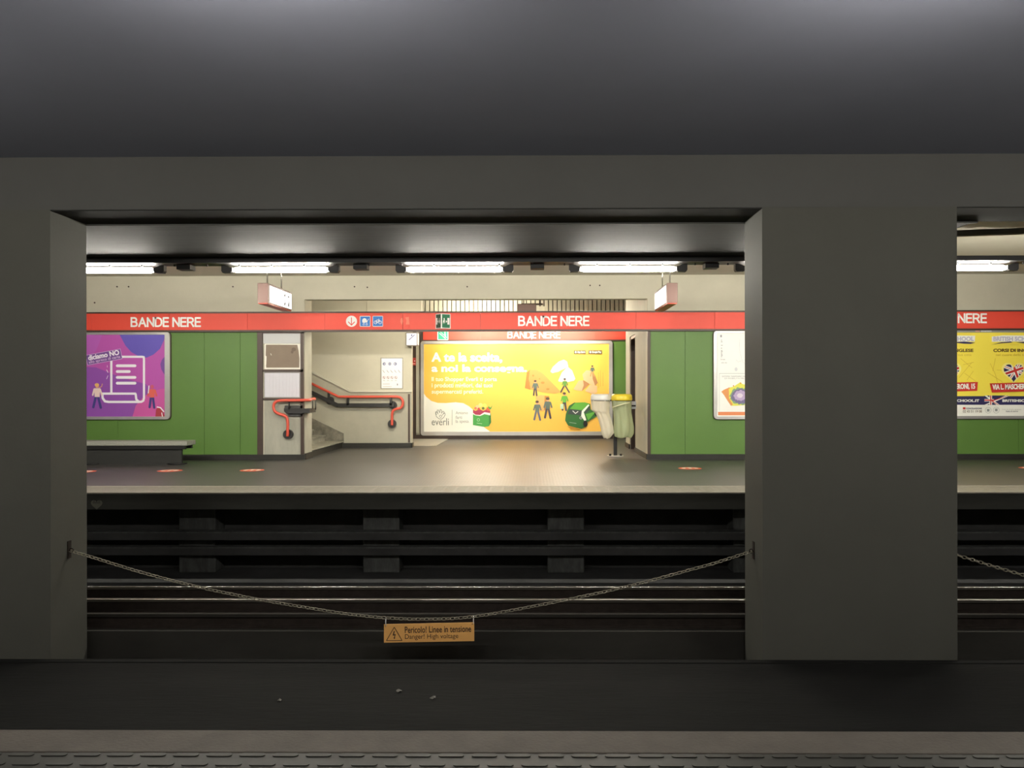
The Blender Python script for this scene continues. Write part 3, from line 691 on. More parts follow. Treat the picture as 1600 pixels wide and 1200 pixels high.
def art_school(b):
    ye = ink('school_yellow', 252,232,84); nv = ink('school_navy', 48,44,92); rd = ink('school_red', 206,52,44); dk = ink('school_brown', 96,74,30); ln = ink('street_line', 214,184,60)
    wh = ink('warm_white', 248,248,240)
    b.rect(1390, 519.5, 1700, 650, wh); b.rect(1390, 519.5, 1700, 619, ye); b.rect(1390, 619, 1700, 632.5, nv)
    for c in (1386.5, 1486.5, 1586.5, 1686.5):
        if c > 1400:
            b.poly([(c-37.5,526),(c-20,524),(c+37,524.5),(c+36.5,533.5),(c-37.5,534)], wh)
            b.text('BRITISH SCHOOL', c-35, 526, c+35, 533, ink('logo_shadow', 196,192,214), .04)
            b.poly([(c-38,538.5),(c-22,534.8),(c-8,533.5),(c-5,535.3),(c-20,536.2)], nv); b.poly([(c,535),(c+20,533.6),(c+37,535.6),(c+30,537.3),(c+18,537)], nv)
            b.text('school', c-9, 538, c+4, 539.4, ink('street_line', 214,184,60))
            b.text('CORSI DI INGLESE', c-35, 545, c+34, 550, dk, .02, 0, .2)
            b.text('nel cuore della tua citta', c-31, 552.5, c+31, 556.2, ln)
            for p in (((-40,568),(-32,585),(-28,600)), ((-32,560),(-36,580)), ((-30,578),(-18,579)), ((-44,582),(-22,596),(-20,600)), ((14,560),(32,575)), ((32,566),(22,578),(12,590)), ((18,570),(35,566)), ((20,583),(38,596)), ((34,580),(24,594))):
                b.line([(c+x, y) for x, y in p], .5, ln, False)
            hc = c-3.5; hy = 578
            def heart(s): return [(hc+s*16*math.sin(t_)**3/17, hy+3-s*(13*math.cos(t_)-5*math.cos(2*t_)-2*math.cos(3*t_)-math.cos(4*t_))/17) for t_ in [2*PI*i/48 for i in range(48)]]
            b.poly(heart(20), ink('heart_rim', 252,240,140)); H = heart(16.5); b.poly(H, nv)
            def strip(a, wd, m):
                ux, uy = math.cos(a), math.sin(a); k = 30; h = wd/2; cx, cy = hc+2.5, hy+1
                q = [(cx-ux*k-uy*h, cy-uy*k+ux*h), (cx+ux*k-uy*h, cy+uy*k+ux*h), (cx+ux*k+uy*h, cy+uy*k-ux*h), (cx-ux*k+uy*h, cy-uy*k-ux*h)]
                b.poly(b.clip(H, q), m)
            for a, wd, m in ((.35, 4.2, wh), (-1.0, 4.2, wh), (.35, 1.1, rd), (-1.0, 1.1, rd), (-.32, 6.5, wh), (1.22, 6.5, wh), (-.32, 3.6, rd), (1.22, 3.6, rd)): strip(a, wd, m)
            b.poly([(c-41,599),(c+41,596.8),(c+40,610.5),(c-37.5,613.3)], rd)
            b.text('VIA L. MASCHERONI, 15', c-36.5, 600, c+36.5, 609.5, wh, .02, -.02, .25)
        b.text('BRITISHSCHOOL.IT', c-21, 624, c+43, 628, wh, .02, 0, .25)
        fx = c+51
        fl = [(fx-.5,618),(fx+41,618),(fx+8,625),(fx+30,632.6),(fx-.5,632.6)]
        b.poly([(fx,618),(fx+40,618),(fx+20,625),(fx+30,632.6),(fx,632.6)], nv)
        for p in ([(fx,618),(fx+4,618),(fx+24,632.6),(fx+19,632.6)], [(fx,632.6),(fx+4,632.6),(fx+40,618),(fx+33,618)], [(fx,623.4),(fx+15,623.4),(fx+15,627.2),(fx,627.2)], [(fx+8,618),(fx+12,618),(fx+12,632.6),(fx+8,632.6)]): b.poly(p, wh)
        for p in ([(fx,624.3),(fx+15,624.3),(fx+15,626.3),(fx,626.3)], [(fx+9.2,618),(fx+10.8,618),(fx+10.8,632.6),(fx+9.2,632.6)], [(fx+12,626),(fx+36,618),(fx+38,618),(fx+13,627)], [(fx+11,627),(fx+21,632.6),(fx+22.5,632.6),(fx+12,626)]): b.poly(p, rd)
        g_ = ink('slogan_grey', 158,162,158)
        b.rect(c+17.5, 636.3, c+21.5, 639.6, rd); b.text('CONCILIAZIONE', c+22.5, 637, c+47, 639.4, nv, .03); b.text('02 43 51 19 08', c+17.5, 641, c+47, 644.6, dk)
        b.ring(c+57, 640.8, 4.6, .4, g_); b.ring(c+69.5, 640.8, 4.6, .4, g_); b.rect(c+55, 639, c+59, 643, g_); b.rect(c+67.5, 638.5, c+71.5, 642.5, g_)
        b.text('Test di livello gratuiti', c-22, 639, c+8, 640.4, g_); b.text('Sede di esame', c-16, 641.5, c+3, 643.5, nv)
poster('poster', 'yellow English course poster with flag hearts at the far right of the platform wall', (1385,514.5,1705,654.5), (1390,519,1700,650), 18.33, art_school)
bd = Board(18.299-.003); bd.rect(1524,515.6,1531,518.4, ink('pale_pink', 246,186,170)); bd.rect(1533,515.6,1549,518.4, iw); bd.text('milano', 1534.5,516,1548,518, ink('map_grey',150,150,156))
tag(bd.build('frame_sticker'), 'small pink and white label on the top rail of the yellow English course poster', 'sticker')

# ------------------------------------------------------------------ notice boards on the column
YN = 18.36
def nbox(x0, y0, x1, y1, Y=YN):
    a, b = W(x0, y1, Y), W(x1, y0, Y); return a.x, b.x, a.z, b.z
t = thing('display_frame', 'dark brown frame around the boards on the stained concrete column', 'frame', (W(441,620,YN).x, Y_F, 0.12))
for i, b4 in enumerate(((470,517,474.5,718), (410.5,517,474.5,521), (411,577.5,474,581), (411,622,471,624.5))):
    x0, x1, z0, z1 = nbox(*b4); MB().box(x0, x1, 18.34, 18.4, max(z0, 0.12), z1, brown).build('bar', t)
x0, x1, z0, z1 = nbox(411, 521, 470, 536.5)
tag(MB().box(x0, x1, 18.37, 18.4, z0, z1, mat('grey_white_board', (200,200,200), .5)).build('header_panel'), 'blank grey white panel above the brown board on the column', 'panel')
t = thing('notice_board', 'empty brown notice board edged with torn white paper on the column', 'notice board', (W(441,577,YN).x, Y_F, W(441,577,YN).z))
x0, x1, z0, z1 = nbox(412.5, 537, 469.5, 577.5)
MB().box(x0, x1, 18.365, 18.4, z0, z1, mat('bare_brown_board', (142,126,110), .75, var=.06, scale=4)).build('board', t)
bd = Board(18.363); tp = mat('torn_paper', (244,240,228), .8)
bd.poly([(413,537),(470,537),(469.5,538.8),(414,538.6)], tp); bd.poly([(413,538),(415.5,538.5),(415,560),(416,575),(413,576.5)], tp)
bd.poly([(464.5,538.5),(470,538.5),(469.8,576),(467.6,576),(467.8,560),(466.5,548)], tp); bd.poly([(413,574.5),(470,574.5),(470,577),(413,577)], tp)
bd.poly([(414.5,555),(416.5,557),(416,570),(414.5,571)], tp)
bd.ell(459, 546, 3.5, 3, mat('board_stain', (118,102,90), .8)); bd.ell(456.5, 550, 2, 2.4, mat('board_stain', (118,102,90), .8)); bd.line([(423,552.5),(424,555)], .7, tp)
bd.build('torn_paper', t)
t = thing('notice_board', 'notice board covered with blank white ribbed paper, below the brown one', 'notice board', (W(441,622,YN).x, Y_F, W(441,622,YN).z))
x0, x1, z0, z1 = nbox(412.5, 581, 470, 622)
MB().box(x0, x1, 18.365, 18.4, z0, z1, mat('grey_board_edge', (150,146,142), .6)).build('board', t)
m = MB(); a, b = W(413.5, 620.5, 18.36), W(468, 583, 18.36); n = 44; vs = []
for i in range(n+1):
    x = a.x+(b.x-a.x)*i/n; yy = 18.358+(0.003 if i % 2 else 0)
    vs += [(x, yy, a.z), (x, yy, b.z)]
m.add(vs, [(2*i, 2*i+2, 2*i+3, 2*i+1) for i in range(n)], mat('white_paper_sheet', (216,214,222), .6)); m.build('paper_sheet', t)

# ------------------------------------------------------------------ handrails
def arc(cx, cz, r, a0, a1, Y, n=8): return [(cx+r*math.cos(math.radians(a0+(a1-a0)*i/n)), Y, cz+r*math.sin(math.radians(a0+(a1-a0)*i/n))) for i in range(n+1)]
def smooth(pts, n=6):
    P = [Vector(p) for p in pts]; P = [P[0]]+P+[P[-1]]; out = []
    for i in range(1, len(P)-2):
        for k in range(n):
            t_ = k/n; a, b, c, d = P[i-1:i+3]
            out.append(0.5*((2*b)+(c-a)*t_+(2*a-5*b+4*c-d)*t_**2+(3*b-a-3*c+d)*t_**3))
    return out+[P[-2]]
H1 = 18.28
t = thing('handrail', 'red handrail curling down in front of the stained concrete column', 'handrail', (W(451,680,H1).x, Y_F, W(451,680,H1).z))
pts = [(449.3,681.5),(449.5,672),(449.5,660),(448,652.5),(443,648.5),(437,647),(430.5,643.5),(427.5,637.5),(428.5,630.5),(433,626.8),(440,625.6),(460,625.4),(477,625.2)]
P = [W(x, y, H1-0.04 if i else H1) for i, (x, y) in enumerate(pts)]
P += [Vector((W(484,624.5,18.3).x, 18.36, P[-1].z+0.0)), Vector((XL+0.06, 18.62, P[-1].z+0.01)), Vector((XL+0.07, 19.0, P[-1].z+0.02))]
MB().tube(smooth(P, 4), 0.033, redrail, 12).build('rail', t)
p = W(451.5, 678.5, Y_F); MB().cyl((p.x, H1+0.02, p.z), (p.x, Y_F-0.001, p.z), 0.11, blackp, 28).build('flange', t)
a, b = W(444, 646, H1), W(475, 638, H1)
sb = MB().prism([(a.x+0.05, a.z), (b.x, a.z), (b.x, b.z), (a.x, b.z), (a.x, a.z+0.06)], 'y', H1-0.02, H1+0.06, blackp); sb = sb.build('support_bar', t)
a, b = W(444, 650.5, 18.36), W(473, 633.5, 18.36)
MB().prism([(a.x+0.12, a.z), (b.x, a.z), (b.x, b.z), (a.x+0.02, b.z), (a.x, a.z+0.12)], 'y', 18.34, 18.4, mat('rail_shadow_grey', (62,62,60), .6)).build('shadow_plate', t)  # shadow behind the support bar, modelled as a dark plate
MB().box(XL-0.02, XL+0.17, 18.22, 18.72, W(480,645,18.3).z, W(480,638.5,18.3).z, blackp).build('corner_bracket', t)
for px in (452, 486.5, 491.5):
    a = W(px, 639, H1 if px < 480 else 18.4)
    MB().cyl((a.x, H1 if px < 480 else 18.5, a.z-0.02), (a.x, H1-0.02 if px < 480 else 18.5, P[9].z), 0.022 if px < 480 else 0.012, blackp, 10).build('bracket', sb)
H2 = 22.12
t = thing('handrail', 'red handrail along the stair wall ending in a loop, seen left of the yellow poster', 'handrail', (W(613,662,H2).x, 22.25, W(613,662,H2).z))
pts = [(612.5,664.5),(612.5,656),(612.8,646),(615,641),(620,638.8),(625.5,637.5),(629,633),(629.3,626.5),(626,621.5),(620,619.7),(600,619.7),(560,619.8),(529,620)]
P = [W(x, y, H2) for x, y in pts]; zr = P[-1].z
P = smooth(P[:10], 4)+[Vector((W(580,620,H2).x, H2, zr)), Vector((P[-1].x, H2, zr)), Vector((P[-1].x-4.5, H2, zr+2.2))]
MB().tube(P, 0.036, redrail, 12).build('rail', t)
p = W(613.3, 662, 22.25); MB().cyl((p.x, H2+0.02, p.z), (p.x, 22.249, p.z), 0.115, blackp, 28).build('flange', t)
a, b = W(528.5, 636, 22.2), W(616, 630, 22.2); k = 4.5; s_ = 0.49
sb = MB().prism([(b.x, a.z), (b.x, b.z), (a.x, b.z), (a.x-k, b.z+k*s_), (a.x-k, a.z+k*s_), (a.x-0.02, a.z)], 'y', 22.1, 22.2, blackp).build('support_bar', t)
for px, py in ((614,633), (516,626)):
    p = W(px, py, 22.22); MB().cyl((p.x, 22.18, p.z), (p.x, 22.249, p.z), 0.11, blackp, 24).build('wall_disc', t)
for px, y1 in ((611,633), (544,633), (514,624)):
    a = W(px, y1, 22.15); c = W(px, y1-12, 22.15)
    MB().box(a.x-0.03, a.x+0.03, 22.1, 22.16, a.z, c.z, blackp).build('bracket', sb)

# ------------------------------------------------------------------ signs and notice by the stairs
t = thing('safety_notice', 'white framed safety notice with rows of small round symbols above the stair handrail', 'notice', (W(612,607,22.3).x, 22.3, W(612,607,22.3).z))
a, b = W(594.8, 607.5, 22.28), W(629.5, 558.8, 22.28)
MB().box(a.x, b.x, 22.27, 22.3, a.z, b.z, mat('grey_notice_frame', (140,136,126), .5)).build('frame', t)
bd = Board(22.268); bd.rect(596, 560, 628.6, 606.6, iw)
nb = ink('notice_blue', 60,64,130); ng = ink('notice_grey', 130,120,130)
for i, x in enumerate((600.3, 609, 617.6)): bd.ring(x, 568.5, 2, .9, nb); bd.ell(x+.3*i-.3, 568.5, 1, 1, nb)
for x in (599.5, 606, 612, 618, 624): bd.line([(x-1.5,578.5),(x,581),(x+1.5,582)], .7, ng)
for x in (600, 606.3, 612.4, 618.5): bd.ring(x, 590, 2, .6, ink('notice_pink', 190,130,140)); bd.line([(x-1,589),(x+1,591.5)], .9, ng); bd.line([(x-1.6,594.8),(x+1.5,594.8)], .5, ng)
bd.line([(598,600),(609,600)], .5, ng); bd.line([(598,604),(612,604)], .5, ng); bd.ell(621, 600.8, .8, 1.8, ng)
bd.build('print', t)
t = thing('escalator_light_box', 'small white box sign with an escalator symbol, fixed beside the stair wall end', 'sign', (W(643,541,22).x, 22.1, W(643,541,22).z))
a, b = W(634, 540, 21.9), W(652, 519, 21.9)
MB().bbox(a.x, b.x, 21.9, 22.24, a.z, b.z, mat('light_box_housing', (120,112,112), .4), .02).build('housing', t)
MB().box(XS-0.08, XS-0.03, 22.2, 22.3, a.z+.05, b.z-.05, brown).build('bracket', t)
bd = Board(21.898); bd.poly([(635.3,520.8),(651.2,520.8),(651.2,539.3),(635.3,539.3)], mat('lit_sign_soft', (246,246,248), .4, emit=(245,245,255), es=.12))
bd.line([(639,531),(647.5,523.5)], 1.4, ink('esc_lilac', 84,80,140)); bd.ell(643.2, 523.8, 1, 1.6, nb); bd.build('face', t)
MB().box(b.x, b.x+0.004, 21.94, 22.2, a.z+.03, b.z-.03, mat('lit_sign_soft', (246,246,248), .4)).build('side_face', t)
t = thing('fire_alarm_sign', 'small red alarm box with a white strip on the brown wall strip', 'sign', (W(645.5,571,26.2).x, 26.24, W(645,571,26.2).z))
a, b = W(642, 571, 26.2), W(649.5, 559, 26.2)
MB().bbox(a.x, b.x, 26.19, 26.24, a.z, b.z, mat('alarm_red', (176,60,56), .5), .01).build('box', t)
bd = Board(26.188); bd.line([(643,568.3),(648.5,568.3)], 1.2, ink('pale_pink', 246,186,170)); bd.ell(643.7,560.6,1,.8,iw); bd.ell(648,564,.7,1,iw); bd.build('lettering', t)

# ------------------------------------------------------------------ grille over the recess
t = thing('ventilation_grille', 'row of pale vertical slats high on the rear wall, above the red band', 'grille', (0, Y_R, 4.1))
x = W(659, 480, 26.15).x; xe = W(977, 480, 26.15).x
m = MB()
while x < xe:
    m.box(x, x+0.112, 26.05, 26.2, 4.0, 4.56, ceil_m); x += 0.1445
m.build('slats', t)
MB().box(W(659,480,26.15).x, xe, 26.22, 26.28, 4.0, 4.58, mat('grille_gap_dark', (64,58,50), .8)).build('backing', t)

t = thing('ceiling_speaker_box', 'brown box with a small white lamp beside it, peeking over the front red band', 'fixture', (W(825,480,20).x, 20, 4.6))
a, b = W(808, 485.5, 20), W(838, 474.5, 20)
MB().bbox(a.x, b.x, 20, 20.35, a.z-0.12, b.z, pinkbrown, .015).build('housing', t)
c, d = W(841.5, 484.5, 20.1), W(851.5, 478.5, 20.1)
MB().bbox(c.x, d.x, 20.1, 20.25, c.z-.05, d.z, mat('cream_lamp', (236,226,200), .4), .01).build('lamp', t)
MB().box(a.x+.1, d.x-0.05, 20.14, 20.2, b.z-.02, b.z+.025, brown).box(a.x+.15, a.x+.18, 20.15, 20.18, b.z, 4.6, brown).box(c.x+.03, c.x+.06, 20.15, 20.18, d.z-0.01, 4.6, brown).build('bracket', t)

# ------------------------------------------------------------------ fluorescent tubes
def lamp(name, label, xc, Y, ztube, ztop, emat, group, r=0.042, L=1.48):
    t = thing(name, label, 'lamp', (xc, Y, ztube), group)
    pr = [(-L/2, .6*r), (-L/2+0.05, r), (L/2-0.05, r), (L/2, .6*r)]
    MB().tube([(xc+a, Y, ztube) for a, _ in pr], r, emat, 16, radii=[q for _, q in pr]).build('tube', t)
    for s in (-1, 1):
        x0 = xc+s*(L/2); x1 = xc+s*(L/2+0.17)
        MB().prism([(x0, ztube-0.02), (x0+s*.03, ztube-.045), (x1-s*.02, ztube-.05), (x1, ztube-.02), (x1, ztop), (x1-s*.05, ztop), (x0+s*.04, ztube+.04), (x0, ztube+.03)], 'y', Y-0.05, Y+0.05, blackp).build('end_socket', t)
    return t
YT, ZT = 12.28, 3.475
HID = {-105: 'tube lamp under the cable tray, wholly behind the left pillar', 1240: 'tube lamp under the cable tray, hidden behind the wide right pillar', 1768: 'tube lamp under the cable tray, past the right edge of the view'}
names = {167: 'leftmost of the bright tube lamps, cut by the left pillar', 439: 'bright tube lamp above the left hanging box sign', 710: 'bright tube lamp in the middle, above the escalator symbol', 981: 'bright tube lamp just left of the right hanging box sign', 1496: 'bright tube lamp seen in the opening right of the wide pillar'}
for px in (-105, 167, 439, 710.5, 981, 1240, 1496, 1768):
    nm = names.get(int(px))
    x = W(px, 417, YT).x
    lamp('tube_lamp', nm or HID[int(px)], x, YT, ZT, 3.545, tube_far, 'tube lamps along the far platform edge')
t = thing('cable_tray', 'dark cable tray carrying the tube lamps above the far platform edge', 'cable tray', (0, YT, 3.545))
MB().box(XA, XB, 11.96, YT+0.13, 3.555, 3.60, blackm).build('channel', t)
MB().box(XA, XB, 11.945, 11.96, 3.535, 3.61, blackm).build('front_lip', t)
for px in (564, 839, 290, 1110):
    x = W(px, 405, YT).x; MB().box(x-.1, x+.11, YT-.1, YT+.1, 3.475, 3.545, blackm).build('junction_box', t)
o = MB().box(0, .02, YT-.12, YT-.09, 3.515, 3.545, blackm).build('screw', t)
repeat_part(o, [(k*.5, 0, 0) for k in range(-16, 19) if k])
o = MB().box(0, .03, YT+.05, YT+.08, 3.6, Z_C, blackm).build('hanger', t)
repeat_part(o, [(k*2, 0, 0) for k in range(-5, 6) if k])
# conduit across the bay right of the pillar
t = tag(MB().prism([(5.36, 3.815), (XB, 4.13), (XB, 4.21), (5.36, 3.895)], 'y', 11.6, 11.7, mat('grey_conduit', (92,90,82), .6)).build('conduit'), 'dark sloping conduit under the pale ceiling right of the wide pillar', 'conduit')

for xc, lb in ((-1.55, 'hall tube lamp hidden behind the red band, left one'), (1.15, 'hall tube lamp hidden behind the red band, right one')):
    t = lamp('hall_lamp', lb, xc, 24.6, 3.86, 3.95, tube_hall, 'tube lamps in the recess')
    hw = .06 if xc < 0 else .45  # right housing made wide to keep light off the slats above
    MB().box(xc-.9, xc+.9, 24.6-hw, 24.6+hw, 3.95, 4.0, white).build('housing', t)
    MB().cyl((xc-.6, 24.6, 4.0), (xc-.6, 24.6, 4.6), .01, rod_m, 8).cyl((xc+.6, 24.6, 4.0), (xc+.6, 24.6, 4.6), .01, rod_m, 8).build('rod', t)

for xc, yc, zc, lb in ((-3.3, 19.35, 3.26, 'unseen tube lamp added behind the red band to brighten the stair wall'),):
    t = lamp('stair_fill_lamp', lb, xc, yc, zc, 3.4, mat('lit_tube_stair_fill', (255,255,255), emit=(255,247,226), es=190.0), 'tube lamps in the recess')  # added lamp, not seen anywhere; it lifts the stair wall
    MB().box(xc-.9, xc+.9, yc-.16, yc-.14, zc-.08, zc+.12, white).box(xc-.9, xc+.9, yc-.16, yc+.02, zc+.12, zc+.135, white).build('light_shield', t)  # added plates that keep this lamp off the lintel and column
    MB().cyl((xc-.7, yc-.1, zc+.13), (xc-.7, yc-.1, 4.6), .006, rod_m, 6).cyl((xc+.7, yc-.1, zc+.13), (xc+.7, yc-.1, 4.6), .006, rod_m, 6).build('rod', t)
# near platform tubes
for xc, lb in ((-9.7, 'far left one'), (-5.7, 'left of the middle pair'), (-1.62, 'left one of the middle pair'), (2.44, 'right one of the middle pair'), (6.5, 'right of the middle pair'), (10.5, 'far right one')):
    t = lamp('near_lamp', 'tube lamp over the near platform edge, '+lb, xc, 3.85, 3.6, 3.7, tube_near, 'tube lamps over the near platform')
    MB().cyl((xc-.6, 3.85, 3.63), (xc-.6, 3.85, 4.205), .01, rod_m, 8).cyl((xc+.6, 3.85, 3.63), (xc+.6, 3.85, 4.205), .01, rod_m, 8).build('rod', t)

# ------------------------------------------------------------------ hanging box signs
def hang_sign(label, pxc, side):
    """side +1: the lit face looks right; -1: left.  pxc: photo x of the lit face's near edge"""
    Ya, Yb = 14.7, 16.15
    xf = W(pxc, 458, Ya).x; xo = xf-side*0.2; z0, z1 = W(pxc, 474.5, Ya).z, W(pxc, 442, Ya).z
    t = thing('hanging_sign', label, 'sign', ((xf+xo)/2, (Ya+Yb)/2, z0), 'hanging box signs')
    MB().bbox(xf, xo, Ya, Yb, z0+.012, z1, pinkbrown, .008).build('housing', t)
    MB().box(min(xf,xo)+.01, max(xf,xo)-.01, Ya+.01, Yb-.01, z0, z0+.012, signred).build('underside', t)
    e = side*0.004
    lf = MB().box(xf, xf+e, Ya+.1, Yb-.04, z0+.04, z1-.04, lit_face).build('lit_face', t)
    bl = ink('sign_text_dark', 60,66,84); m = MB()
    for k, (yy, zz, h_, w_) in enumerate(((15.6,.1,.07,.12),(15.84,.11,.08,.14),(15.6,.27,.045,.12),(15.84,.27,.045,.12),(15.66,.17,.05,.05),(15.9,.17,.05,.06))):
        if side > 0: m.add([(xf+side*.009, yy, z0+zz-h_/2), (xf+side*.009, yy+w_, z0+zz-h_/2), (xf+side*.009, yy+w_, z0+zz+h_/2), (xf+side*.009, yy+w_*.3, z0+zz+h_/2)], [(0,1,2,3)], bl)
    if side < 0: m.add([(xf+side*.009, 15.95, z0+.08), (xf+side*.009, 15.99, z0+.08), (xf+side*.009, 15.97, z0+.12)], [(0,1,2)], bl)
    m.build('lettering', lf)
    for yy in (14.95, 15.8): MB().cyl(((xf+xo)/2, yy, z1-.01), ((xf+xo)/2, yy, Z_C), .014, rod_m, 10).build('rod', t)
hang_sign('hanging box sign with small symbols, left of the recess', 419, 1)
hang_sign('hanging box sign with blank lit face, right of the recess', 1042, -1)

# ------------------------------------------------------------------ bench
t = thing('bench', 'granite slab bench against the left green wall below the purple poster', 'bench', (-9, 17.4, 0))
MB().bbox(-11.2, -7.47, 17.15, 17.6, .41, .51, granite, .012).build('seat', t)
MB().box(-11.2, -7.53, 17.18, 17.26, .33, .41, blackm).build('front_bar', t)
MB().box(-11.2, -7.53, 17.5, 17.58, .33, .41, blackm).build('rear_bar', t)
MB().box(-11.2, -7.62, 17.22, 17.28, .0, .33, mat('bench_shadow_dark', (40,40,38), .7)).build('under_shadow', t)  # dark sheet standing in for the shadow under the seat
for x in (-7.75, -9.6, -11.0):
    MB().cyl((x, 17.3, .03), (x, 17.3, .41), .05, blackm, 16).cyl((x, 17.3, 0.0), (x, 17.3, .03), .2, blackm, 24).build('leg', t)

# ------------------------------------------------------------------ floor stickers
so = ink('sticker_orange', 214,96,70); sw = ink('sticker_cream', 232,214,196)
st0 = None
for px, py, lb in ((130,737,'round distancing floor sticker half hidden by the left pillar'), (265.5,735.7,'round distancing floor sticker in front of the bench end'), (394,735,'round distancing floor sticker in front of the concrete column'),
                   (1078,732,'round distancing floor sticker in front of the right green wall'), (1612,731.5,'round distancing floor sticker at the right edge of the view')):
    d = W(px, py, 1.0)-Vector((0,0,EYE)); q = Vector((0,0,EYE))+d*(EYE/-d.z)
    if st0 is None:
        m = MB().cyl((0,0,.0), (0,0,.003), .235, so, 36)
        n = 30; 
        m.add([(.17*math.cos(2*PI*i/n), .17*math.sin(2*PI*i/n), .0045) for i in range(n)], [tuple(range(n))], sw)
        for s in (-1, 1):
            m.add([(s*.06+x, y, .006) for x, y in ((-.035,-.11),(.035,-.11),(.03,.05),(0,.11),(-.03,.05))], [(0,1,2,3,4)], so)
        m.add([(.15*math.cos(2*PI*i/n)*1.0, -.13+.02*math.sin(2*PI*i/n), .006) for i in range(n)], [tuple(range(n))], so)
        st0 = m.build('floor_sticker'); o = st0
    else:
        o = st0.copy(); COL.objects.link(o)
    o.location = (q.x, q.y, 0.001); tag(o, lb, 'floor sticker', 'round stickers on the far platform floor')
# heart sticker on the slab face
bd = Board(Y_PL-0.001); cx, cy = 151, 788
hp = [(cx+9.5*16*math.sin(a)**3/17, cy-9.2*(13*math.cos(a)-5*math.cos(2*a)-2*math.cos(3*a)-math.cos(4*a))/17) for a in [2*PI*i/40 for i in range(40)]]
bd.poly(hp, mat('faded_heart', (66,66,56), .8)); bd.rect(cx-6, cy-3.5, cx+6, cy-1.5, mat('faded_heart_dark', (44,44,38), .8))
bd.ell(cx-4, cy-5, 1.6, 1.2, mat('faded_heart_dark', (44,44,38), .8)); bd.ell(cx+4, cy-5, 1.6, 1.2, mat('faded_heart_dark', (44,44,38), .8))
tag(bd.build('heart_sticker'), 'faded heart-shaped sticker on the dark edge of the far platform', 'sticker')
# worn metal hatch on the floor behind the stair wall
t = struct('floor_hatch', MB().prism([(-3.25, 22.9), (-2.75, 22.9), (-2.75, 26.2), (-3.9, 26.2), (-3.9, 22.9)], 'z', 0.0, 0.004, mat('worn_floor_patch', (150,146,136), .5, var=.1)))

# ------------------------------------------------------------------ litter bins
YBn = 19.3
t = thing('litter_bin', 'pair of bag holders on one post, white lid left and yellow lid right', 'litter bin', (W(961,600,YBn).x, YBn, 0))
xp = W(961.3, 600, YBn).x
MB().box(xp-.042, xp+.042, YBn-.03, YBn+.05, 0.02, 1.42, blackm).build('post', t)
m = MB().cyl((xp, YBn, 0), (xp, YBn, .015), .2, alu, 28)
for s in (-1, 1): m.cyl((xp+s*.13, YBn-.05, .015), (xp+s*.13, YBn-.05, .06), .028, blackm, 8)
m.build('base_plate', t)
def holder(px0, px1, lidm, bagm, sect, name, dy=0.0):
    a, b = W(px0, 620, YBn), W(px1, 620, YBn); cx = (a.x+b.x)/2; r = (b.x-a.x)/2; cy = YBn-.12+dy
    zt_, zb_ = W(px0, 616, YBn).z, W(px0, 625.5, YBn).z
    ld = MB().lathe([(r*.72, zt_-.03), (r*.76, zt_), (r*.86, zt_+.005), (r*.96, zt_-.03), (r, zb_+.03), (r*.97, zb_), (r*.9, zb_), (r*.9, zt_-.05), (r*.72, zt_-.03)], cx, cy, lidm, 36).build(name+'_lid', t)
    MB().tube([(cx+r*.86*math.cos(i*PI/12), cy+r*.86*math.sin(i*PI/12), zb_) for i in range(24)], .012, blackm, 8, True).build('ring', ld)
    MB().box(min(cx, xp), max(cx, xp), YBn, YBn+.03, zb_-.02, zb_+.02, blackm).build('bracket', t)
    if not sect: return
    n = 44; rd = random.Random(px0); m = MB(); rows = []; vs = []
    ph = [rd.uniform(0, 6.28) for _ in range(4)]
    K = len(sect)
    for i in range((K-1)*4+1):
        f = i/4; j = min(int(f), K-2); u = f-j; A, B = sect[j], sect[j+1]
        cxp, wd, py = (A[k]*(1-u)+B[k]*u for k in range(3))
        p = W(cxp, py, cy); hw = wd/1240*cy/2
        for q in range(n):
            th = 2*PI*q/n; g = i/((K-1)*4)
            fold = 1+(.05+.08*g)*math.sin(5*th+ph[0]+2*g)+.05*math.sin(9*th+ph[1]-3*g)+.03*math.sin(14*th+ph[2]+5*g)
            zz = p.z+.02*g*math.sin(3*th+ph[3])
            vs.append((p.x+hw*fold*math.cos(th)*.96, cy+min(hw, .2)*fold*math.sin(th), zz))
        rows.append(i)
    R = len(rows)
    fs = [(i*n+q, i*n+(q+1) % n, (i+1)*n+(q+1) % n, (i+1)*n+q) for i in range(R-1) for q in range(n)]+[tuple((R-1)*n+q for q in range(n))]
    m.add(vs, fs, bagm, True)
    m.build(name+'_bag', t)
holder(922, 953.5, mat('white_lid', (236,234,228), .35), bag_white, [(938,29,624),(938,29,634),(938,28,641),(941,22,645),(945,20,656),(948,19,668),(949,18,677),(948,10,684)], 'white')
holder(954, 987, mat('yellow_lid', (240,214,60), .35), bag_yellow, [(971,30,625),(971,30,636),(972,29,644),(973.5,30,656),(974,31,666),(974,30,676),(973,24,683)], 'yellow')
MB().tube([W(957, 637, YBn-.37), W(965, 634, YBn-.38), W(975, 631, YBn-.38), W(984, 629, YBn-.34)], .012, mat('bag_band', (226,226,190), .5), 8).build('bag_band', t)
a, b = W(985, 639, 19.5), W(993.5, 627, 19.5)
MB().bbox(a.x, b.x, 19.45, 19.5, a.z, b.z, mat('pale_blue_plate', (206,212,228), .5), .01).build('side_plate', t)
MB().box(xp, b.x-.02, 19.36, 19.44, 1.2, 1.24, blackm).build('bracket', t)

